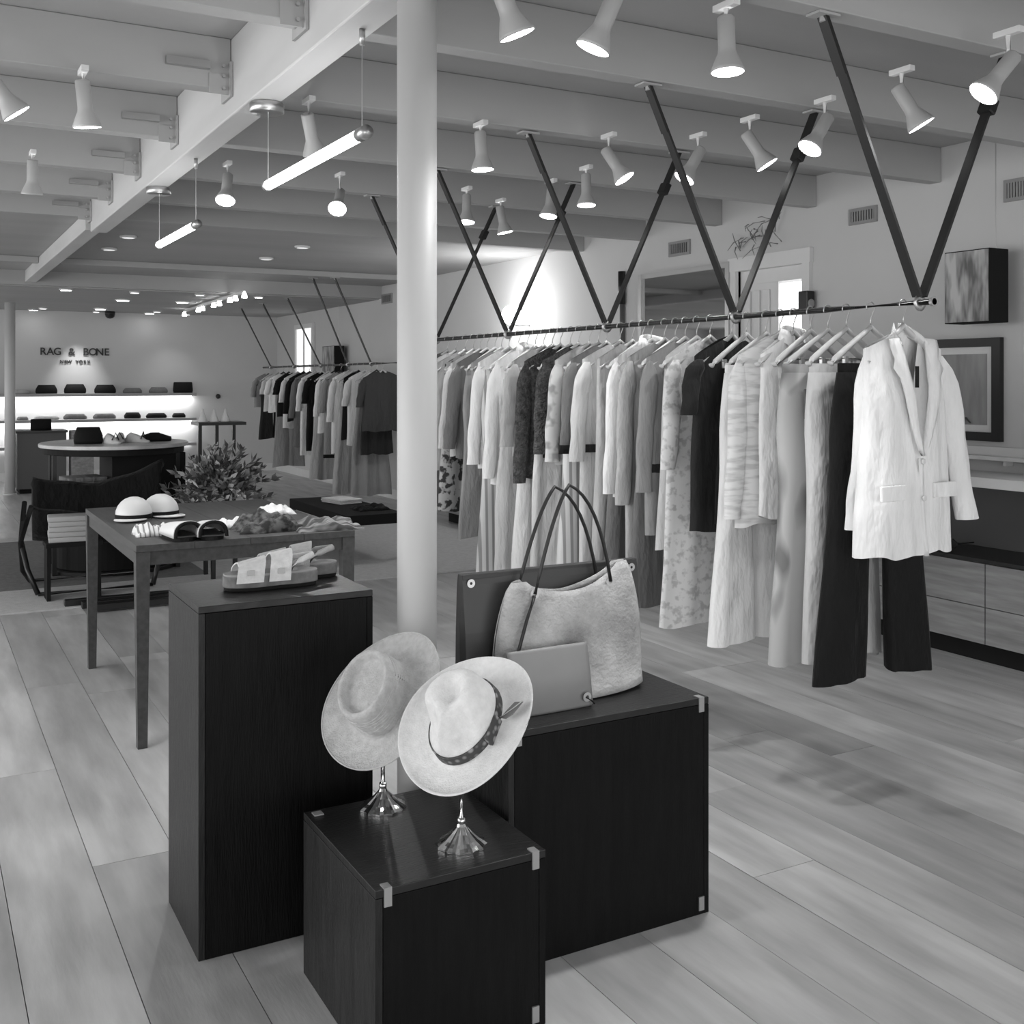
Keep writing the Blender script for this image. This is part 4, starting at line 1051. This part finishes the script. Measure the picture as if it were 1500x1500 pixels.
def cap(px, py, label, rz):
    x, y = X_Y(px, py, TZ+.0); t = thing('domed_sun_cap', (x, y, TZ+.001), label, 'cap', None, rz)
    b = nb(); rings = []
    for k in range(7):
        a = k*R(90)/6; rings.append([(.085*math.cos(a)*math.cos(q*2*math.pi/24)+.0, .095*math.cos(a)*math.sin(q*2*math.pi/24), .022+.085*math.sin(a)) for q in range(24)])
    ring_loft(b, [[(.083*math.cos(q*2*math.pi/24), .093*math.sin(q*2*math.pi/24), 0) for q in range(24)]]+rings); obj('crown', fixn(b), M_white, t, True)
    b = nb(); ring_loft(b, [[((.0862)*math.cos(q*2*math.pi/24), .0962*math.sin(q*2*math.pi/24), z) for q in range(24)] for z in (.003, .026)], False, False); obj('sweatband', b, M_blackm2, t, True)
    b = nb(); rings = [] 
    for z in (.004, .009):
        rings.append([(.075*math.cos(R(180)+R(q*9)), -.075+.11*math.sin(R(180)+R(q*9)), z+.004*math.sin(R(q*9))) for q in range(21)])
    ring_loft(b, rings); obj('peak', fixn(b), M_white, t, True)
cap(196, 760, 'white domed cap at the left back of the oak table', R(-20))
cap(235, 755, 'white domed cap, the right one of the two on the oak table', R(15))
def slide(px, py, rz, label):
    x, y = X_Y(px, py, TZ); t = thing('slip_on_shoe', (x, y, TZ+.0005), label, 'shoe', None, rz)
    b = nb(); rings = []; n = 20; K = 12      # shell running from open heel (-y) to toe (+y)
    for k in range(K+1):
        v = k/K; yy = -.125+.25*v; wv = .060*(1-.55*max(0, (v-.72)/.28)**2); hh = .070*(1-.45*v)*(1-.6*max(0, (v-.8)/.2)**2) 
        rings.append([(wv*math.cos(math.pi*q/(n-1)), yy, max(.004, hh*math.sin(math.pi*q/(n-1))**.6)+.012) for q in range(n)])
    b2 = nb(); ring_loft(b, rings, False, False, closed=False)
    o = obj('upper', b, M_white, t, True); s = o.modifiers.new('s', 'SOLIDIFY'); s.thickness = .004
    b = nb(); ring_loft(b, [[(.062*math.cos(q*2*math.pi/24), .13*math.sin(q*2*math.pi/24), z) for q in range(24)] for z in (0, .016)]); obj('sole', b, M_blackm2, t)
    b = nb(); rings = [[(k2*math.cos(math.pi*q/15), -.130-dy, .016+k2*1.12*math.sin(math.pi*q/15)**.7) for q in range(16)] for k2, dy in ((.060, 0), (.062, .004), (.050, .004), (.049, -.02))]
    ring_loft(b, rings, False, False, closed=False); obj('heel_binding', fixn(b), M_blackm2, t, True)
    obj('insole', B(-.046, .046, -.12, .08, .0165, .022), mat('dark_insole', .06, .5), t)
slide(262, 788, R(6), 'white slip-on shoe with black opening, left one of the middle pair on the table')
slide(305, 786, R(-4), 'white slip-on shoe with black opening, right one of the middle pair on the table')
def crumple(name, px, py, z, sx, sy, h, m, label, cat, seed, rz=0, X=None, Yv=None):
    if X is None: x, y = X_Y(px, py, z)
    else: x, y = X, Yv
    t = thing(name, (x, y, z+.0005), label, cat, None, rz); b = nb(); rr = random.Random(seed); ph = [rr.uniform(0, 6) for _ in range(6)]
    n = 22; g = []
    for j in range(n+1):
        row = []
        for i in range(n+1):
            u = -1+2*i/n; v = -1+2*j/n; e = max(0, (1-u**4)*(1-v**4))**.5
            zz = h*e*(.55+.25*math.sin(u*4+ph[0]+v*2)+.2*math.sin(v*7+ph[1]+u*3)+.12*math.sin(u*13+ph[2])) 
            row.append(b.verts.new((sx/2*u*(1+.06*math.sin(v*5+ph[3])), sy/2*v*(1+.06*math.sin(u*5+ph[4])), max(.0, zz)+.001)))
        g.append(row)
    for j in range(n):
        for i in range(n): b.faces.new((g[j][i], g[j][i+1], g[j+1][i+1], g[j+1][i]))
    o = obj('cloth', b, m, t, True); s = o.modifiers.new('s', 'SOLIDIFY'); s.thickness = .003
    return t
crumple('ribbed_knit_hat', 222, 783, TZ, .15, .15, .055, pattern_mat('print_rib', .75, .25, 16, .15, .35, kind='wave'), 'pale ribbed knitted piece at the left front of the table', 'knitwear', 5)
crumple('white_cloth', 340, 772, TZ, .15, .16, .045, W['white'], 'white cloth right of the black lined shoes', 'cloth', 6)
crumple('woven_bag', 392, 775, TZ, .30, .26, .085, pattern_mat('print_woven', .13, .02, 30, .40, .60, kind='noise'), 'flat dark woven bag in the middle right of the table', 'bag', 7)
crumple('white_sneaker_cloth', 405, 752, TZ, .17, .15, .05, W['white'], 'white folded cloth behind the dark woven bag', 'cloth', 11)
crumple('striped_scarf', 475, 773, TZ, .30, .24, .055, pattern_mat('print_scarf', .26, .06, 9, .42, .58, kind='noise', stretch=(1, 5, 1)), 'crumpled grey striped scarf at the right end of the table', 'scarf', 9)

# ------------------------------------------------------------------ rug and background furniture
rg = thing('area_rug', (2.0, 9.35, 0), 'large grey rug with a pale border under the background tables', 'rug')
obj('shaded_rug_field', B(-2.6, .0, -.95, 1.6, .001, .010), M_rug, rg)
b = nb(); box(b, -3.0, 2.75, -1.75, -.951, .001, .012); box(b, -3.0, 2.75, 1.601, 1.85, .001, .012); box(b, .001, 2.75, -.95, 1.6, .001, .012); box(b, -3.0, -2.601, -.95, 1.6, .001, .012)
obj('rug_border', b, M_rugb, rg)
# low black table right
t = thing('low_black_table', (3.37, 9.15, .012), 'low black table with square legs behind the white column', 'table')
obj('tabletop', B(-.26, .26, -.76, .76, .29, .375, .004), M_blackm2, t)
for sx in (-1, 1):
    for sy in (-1, 1): obj('leg', B(sx*.235-.022, sx*.235+.022, sy*.735-.022, sy*.735+.022, 0, .289), M_blackm, t)
folded('folded_white_shirt', 3.42, 9.35, .388, .24, .34, 3, W['white'], 'white folded shirt lying on the low black table', 'shirt', R(12))
crumple('black_scarf', 0, 0, .388, .28, .26, .05, W['black'], 'black folded cloth at the far right of the low black table', 'cloth', 15, X=3.46, Yv=8.75)

# round stone topped display table with black shell
t = thing('oval_display_table', (1.42, 9.1, .012), 'oval display table with pale stone top on a black frame in the background', 'table')
def oval(bm, rx, ry, z0, z1, n=48): ring_loft(bm, [[(rx*k*math.cos(q*2*math.pi/n), ry*k*math.sin(q*2*math.pi/n), z) for q in range(n)] for k, z in ((.99, z0), (1, z0+.004), (1, z1-.004), (.99, z1))]); return bm
obj('stone_top', oval(nb(), .56, .62, .965, .995), mat('pale_stone', .50, .3, noise=.2, nscale=6), t)
obj('under_rim', oval(nb(), .53, .59, .915, .964), M_blackm2, t)
for (x, y) in ((-.47, -.22), (.44, -.25), (.40, .36), (-.43, .36)): obj('leg', B(x-.016, x+.016, y-.016, y+.016, 0, .914), M_blackm, t)
obj('cabinet_body', B(-.06, .50, -.26, .38, .531, .913, .004), M_blackm2, t); obj('lower_drum', oval(nb(), .44, .40, .031, .499), M_blackm2, t)
obj('lower_shelf', oval(nb(), .50, .54, .50, .53), M_blackm, t)
obj('floor_plate', oval(nb(), .50, .45, .0, .03), M_blackm, t)
# black draped sling chair in front of it
t = thing('black_sling_chair', (1.14, 8.36, .012), 'black draped sling chair with bundled cloth behind the oak table', 'chair')
b = nb(); n = 24; g = []
for j in range(n+1):
    row = []
    for i in range(n+1):
        u = -1+2*i/n; v = j/n
        x = u*(.40+.06*v) + .10*v; y = -.22 + .50*v
        z = .62 - .50*math.sin(min(1, v*1.15)*math.pi)**.8*0.55 + .16*v - .06*(1-u*u) + .10*v*(u > 0)*u
        row.append(b.verts.new((x, y, max(.1, z+.006*math.sin(u*9+v*6)))))
    g.append(row)
for j in range(n):
    for i in range(n): b.faces.new((g[j][i], g[j][i+1], g[j+1][i+1], g[j+1][i]))
o = obj('sling', b, W['black'], t, True); s = o.modifiers.new('s', 'SOLIDIFY'); s.thickness = .05
b = nb()
for s in (-1, 1):
    tube(b, [(s*.42, .25, .60), (s*.46, .05, .35), (s*.44, -.22, .18), (s*.38, -.30, .02)], .018, 8); tube(b, [(s*.42, -.26, .62), (s*.47, -.05, .35), (s*.44, .15, .12), (s*.38, .28, .02)], .018, 8)
tube(b, [(-.38, -.30, .02), (.38, -.30, .02)], .014, 8); tube(b, [(-.38, .28, .02), (.38, .28, .02)], .014, 8)
obj('frame', b, M_blackm, t, True)
folded('folded_grey_sweater', 1.17, 9.0, .542, .30, .30, 6, fabric('marl', .20), 'folded grey sweater stack on the shelf of the oval table', 'sweater', R(8), .035)
_p = at(102, 792, .40)
folded('pale_book_stack', _p.x, _p.y, .402, .28, .20, 5, mat('book_paper', .40, .6), 'pale stack of folded papers on a small black stand by the sling chair', 'stack', R(-5), .035)
t = thing('low_black_stand', (_p.x+.02, _p.y, .012), 'small black stand holding the pale stack', 'stand')
obj('top', B(-.18, .18, -.11, .11, .36, .389), M_blackm2, t)
for sx in (-.16, .16): obj('leg', B(sx-.012, sx+.012, -.09, .09, 0, .359), M_blackm2, t)
t = thing('black_floor_trestle', (1.05, 7.70-.16+.3, .012), 'flat black base bars on the rug left of the oak table leg', 'stand')
t.location = (1.30, 7.66, .012)
for k, (ya, xa, xb) in enumerate(((.0, -.42, .5), (-.13, -.33, .5), (-.24, -.30, .5))): obj('bar', B(xa, xb, ya-.03, ya+.03, .0, .04, .004), M_blackm, t)
# goods on the oval table
def dark_bag(x, y, z, sx, sy, h, label, m=None, group=None, cat='handbag', rz=0, name='dark_handbag', taper=.8, handle=True):
    t = thing(name, (x, y, z+.0005), label, cat, group, rz); b = nb(); n = 16
    ring_loft(b, [[(sx/2*k*max(-1, min(1, 1.2*math.cos(q*2*math.pi/n))), sy/2*k2*math.sin(q*2*math.pi/n), zz) for q in range(n)] for k, k2, zz in ((.95, .9, 0), (1, 1, .02*h/.1), (.98, .95, h*.5), (taper, .6, h*.94), (taper*.95, .4, h))])
    obj('body', b, m or M_blackm2, t, True)
    if handle:
        b = nb(); tube(b, [(-sx*.22, 0, h*.96), (-sx*.16, 0, h*1.10), (0, 0, h*1.16), (sx*.16, 0, h*1.10), (sx*.22, 0, h*.96)], .006, 6); obj('handle', b, m or M_blackm2, t, True)
    return t
ox, oy, oz = 1.42, 9.1, 1.007
dark_bag(1.20, 8.93, oz, .21, .12, .13, 'black structured handbag on the stone topped oval table', handle=False)
for (x, y, lab, rz) in ((1.36, 8.85, 'small pale strappy shoe right of the black handbag on the oval table', .4), (1.44, 8.95, 'dark and pale shoe on the middle of the oval table', -.3), (1.56, 8.92, 'pale sandal near the right of the oval table', .9)):
    t = thing('dress_shoe', (x, y, oz+.0005), lab, 'shoe', None, rz); b = nb()
    ring_loft(b, [[(.035*k*math.cos(q*2*math.pi/16), .11*l*math.sin(q*2*math.pi/16), z+.02*math.sin(q*2*math.pi/16)*(z > .02)) for q in range(16)] for k, l, z in ((1, 1, 0), (1, 1, .015), (.8, .75, .04), (.6, .5, .06))]); obj('upper', b, W['light'], t, True)
    b = nb(); tube(b, [(-.03, -.05, .03), (0, -.055, .085), (.03, -.05, .03)], .005, 6); obj('ankle_strap', b, M_blackm, t, True)
dark_bag(1.72, 9.05, oz, .26, .12, .07, 'flat dark clutch at the right end of the oval table', taper=.3, name='dark_clutch', handle=False)

# tall small black table behind, with white cones
p = at(305, 620, 1.03); 
t = thing('tall_side_table', (3.1, 12.6, 0), 'tall slim black table behind the flower arrangement', 'table')
obj('tabletop', B(-.26, .28, -.2, .2, .985, 1.02), M_blackm, t)
for sx in (-.22, -.03): obj('leg', B(sx-.018, sx+.018, -.1, -.064, 0, .984), M_blackm, t)
obj('leg', B(.20, .236, .10, .136, 0, .984), M_blackm, t)
for (dx, lab) in ((-.17, 'left'), (-.04, 'middle'), (.09, 'right')):
    t = thing('white_cone_vase', (3.1+dx, 12.6, 1.021), 'white cone shaped vase, %s of three on the tall black table' % lab, 'vase')
    obj('body', lathe(nb(), [(.055, 0), (.055, .01), (.02, .10), (.01, .15)], 18), M_white, t, True)

# flowers: vase on a low dark table
t = thing('dark_side_table', (2.04, 8.28, .012), 'low dark side table under the flower arrangement', 'table')
obj('tabletop', oval(nb(), .20, .20, .52, .55), M_blackm2, t)
for k in range(3): obj('leg', B(.13*math.cos(k*2.1)-.015, .13*math.cos(k*2.1)+.015, .13*math.sin(k*2.1)-.015, .13*math.sin(k*2.1)+.015, 0, .519), M_blackm, t)
t = thing('flower_arrangement', (2.04, 8.26, .563), 'big loose arrangement of leafy branches and pale blossoms in a vase', 'flowers')
obj('vase', lathe(nb(), [(.06, 0), (.08, .02), (.085, .08), (.075, .12), (.068, .13)], 24, cap=True), mat('glazed_vase', .10, .25), t, True)
bs, bl, bf = nb(), nb(), nb(); rr = random.Random(21)
def leaf(bm, p, d, L, w_):
    d = d.normalized(); a, c = frame_for(d); ang = rr.uniform(0, 6.28); s = a*math.cos(ang)+c*math.sin(ang)
    v = [bm.verts.new(q) for q in (p, p+d*L*.5+s*w_, p+d*L, p+d*L*.5-s*w_)]; bm.faces.new(v)
for k in range(110):
    th = rr.uniform(0, 6.28); ph = rr.uniform(.05, 1.55); L = rr.uniform(.20, .45)
    dr = Vector((math.cos(th)*math.sin(ph), math.sin(th)*math.sin(ph), math.cos(ph)*.75)); st = Vector((0, 0, .12)); pts = []
    for i in range(6):
        v = i/5; pts.append(st + dr*L*v + Vector((0, 0, -.10*v*v*math.sin(ph))))
    tube(bs, pts, [.004]*3+[.003]*3, 4)
    for i in range(1, 6):
        for q in range(5):
            base = pts[i]*rr.uniform(.9, 1.02) if i < 5 else pts[i]
            leaf(bl if rr.random() < .68 else bf, base, dr + Vector((rr.uniform(-1, 1), rr.uniform(-1, 1), rr.uniform(-.6, .9)))*.9, rr.uniform(.05, .10), rr.uniform(.010, .022))
    if k % 3 == 0:
        for q in range(8): leaf(bf, pts[-1], Vector((rr.uniform(-1, 1), rr.uniform(-1, 1), rr.uniform(-1, 1))), .045, .018)
tag(obj('stems', bs, M_leaf, t), kind='stuff'); tag(obj('foliage', bl, M_leaf, t), kind='stuff'); tag(obj('blossoms', bf, M_leafl, t), kind='stuff')

# background sofa / counter at far left
t = thing('dark_counter', (1.52, 15.9, 0), 'dark grey counter behind the thin left column', 'counter')
obj('body', B(-.30, .30, -.3, .3, .06, .80, .004), mat('counter_grey', .10, .6), t); obj('plinth', B(-.27, .27, -.27, .27, 0, .06), M_blackm2, t); obj('top', B(-.32, .32, -.32, .32, .80, .83, .003), mat('counter_top', .05, .5), t)
t = thing('pale_side_block', (2.02, 15.7, 0), 'pale narrow block beside the dark far counter', 'plinth'); obj('body', B(-.14, .14, -.15, .15, 0, .82, .006), M_cab, t)
dark_bag(1.52, 15.75, .83, .26, .16, .15, 'black box bag on the dark far counter', handle=False, taper=.98)

# ------------------------------------------------------------------ lit shelves on the back wall
shx0, shx1 = .2, 3.95
items1 = [(28, 26, 'grey', 'pale hat on the left end of the upper back wall shelf', .06), (68, 27, 'k', 'black handbag, first from left on the upper back wall shelf', .13), (110, 28, 'k', 'black handbag, second from left on the upper back wall shelf', .14), (154, 28, 'k', 'black handbag, third from left on the upper back wall shelf', .13),
          (194, 25, 'g', 'low grey handbag, left one of two on the upper back wall shelf', .08), (232, 25, 'g', 'low grey handbag, right one of two on the upper back wall shelf', .09), (268, 27, 'k', 'tall square black handbag at the right end of the upper shelf', .17)]
items2 = [(33, 14, 'g', 'small grey shoe at the left end of the lower lit shelf', .05), (68, 32, 'p', 'low pale bag on the left of the lower lit shelf', .06), (110, 30, 'g', 'grey handbag, third from left on the lower lit shelf', .08), (153, 30, 'g', 'grey handbag in the middle of the lower lit shelf', .08), (194, 22, 'k', 'black ankle shoe on the lower lit shelf', .09), (229, 28, 'k', 'flat black bag on the right of the lower lit shelf', .075), (262, 18, 'k', 'small black bag at the right end of the lower lit shelf', .07)]
for (z, lab, its) in ((1.255, 'upper white shelf on the back wall glowing underneath', items1), (.865, 'lower white shelf on the back wall glowing underneath', items2), (.47, 'lowest white shelf on the back wall behind the tables', [])):
    t = thing('wall_shelf', ((shx0+shx1)/2, YB, z), lab, 'shelf'); h = (shx1-shx0)/2
    obj('board', B(-h, h, -.30, -.002, 0, .045, .003), mat('shelf_grey', .34, .5), t)
    obj('light_strip', B(-h+.02, h-.02, -.05, -.01, -.012, -.001), mat('shelf_strip', 1, .5, emit=3), t)
    if z > .5: area('shelf_glow', ((shx0+shx1)/2, YB-.10, z-.03), (R(25), 0, 0), shx1-shx0, .06, 11)
    for (px, wpx, c, il, hh) in its:
        a = YAW+math.atan((px-750)/F); y = YB-.15; x = y*math.tan(a); s = wpx*16.7/F/.95
        mm = dict(k=M_blackm2, g=W['mid'], p=W['pale'], grey=W['pale'])[c]
        dark_bag(x, y, z+.045, s, .14, hh, il, mm, 'bags and shoes displayed on the lit back wall shelves', 'hat' if 'hat' in il else ('shoe' if 'shoe' in il else 'handbag'), name='shelf_hat' if 'hat' in il else ('shelf_shoe' if 'shoe' in il else 'shelf_handbag'), handle=(c == 'k' and hh > .12 and False), taper=.78 if c != 'k' or hh < .16 else .95)
# sign wash light and sign
l = bpy.data.lights.new('sign_spot', 'SPOT'); l.energy = 60; l.spot_size = R(58); l.spot_blend = 1; l.shadow_soft_size = .04
lo = bpy.data.objects.new('sign_spot', l); C.objects.link(lo); lo.location = (2.22, YB-.42, 2.50); lo.rotation_euler = (R(14), 0, 0)
l2 = bpy.data.lights.new('wall_wash_spot', 'SPOT'); l2.energy = 10; l2.spot_size = R(80); l2.spot_blend = 1
lo = bpy.data.objects.new('wall_wash_spot', l2); C.objects.link(lo); lo.location = (3.6, YB-.6, 2.48); lo.rotation_euler = (R(16), 0, 0)
t = thing('wall_sign', (2.19, YB-.012, 1.885), 'dark raised letters of the shop sign on the back wall', 'sign')
def letters(s, xc, z, size, gap, name):
    x = -gap*(len(s)-1)/2
    for ch in s:
        if ch != ' ':
            cu = bpy.data.curves.new(name, 'FONT'); cu.body = ch; cu.size = size; cu.extrude = .006; cu.align_x = 'CENTER'; cu.offset = size*.012
            tmp = bpy.data.objects.new('tmp', cu); C.objects.link(tmp); bpy.context.view_layer.update()
            me = bpy.data.meshes.new_from_object(tmp.evaluated_get(bpy.context.evaluated_depsgraph_get())); bpy.data.objects.remove(tmp)
            me.materials.clear(); me.materials.append(mat('sign_metal', .035, .5))
            o = bpy.data.objects.new(name, me); C.objects.link(o); o.parent = t; o.location = (xc+x, 0, z); o.rotation_euler = (R(90), 0, 0)
        x += gap
letters('RAG & BONE', 0, 0, .155, .101, 'letter')
letters('NEW YORK', 0, -.125, .070, .055, 'small_letter')
t = thing('wall_hook', (4.35, YB, 1.24), 'small dark knob on the back wall right of the shelves', 'hook'); obj('knob', lathe(nb(), [(.01, 0), (.03, .02), (.04, .05), (.01, .07)], 14, rot=Matrix.Rotation(R(90), 3, 'X')), M_blackm, t, True)
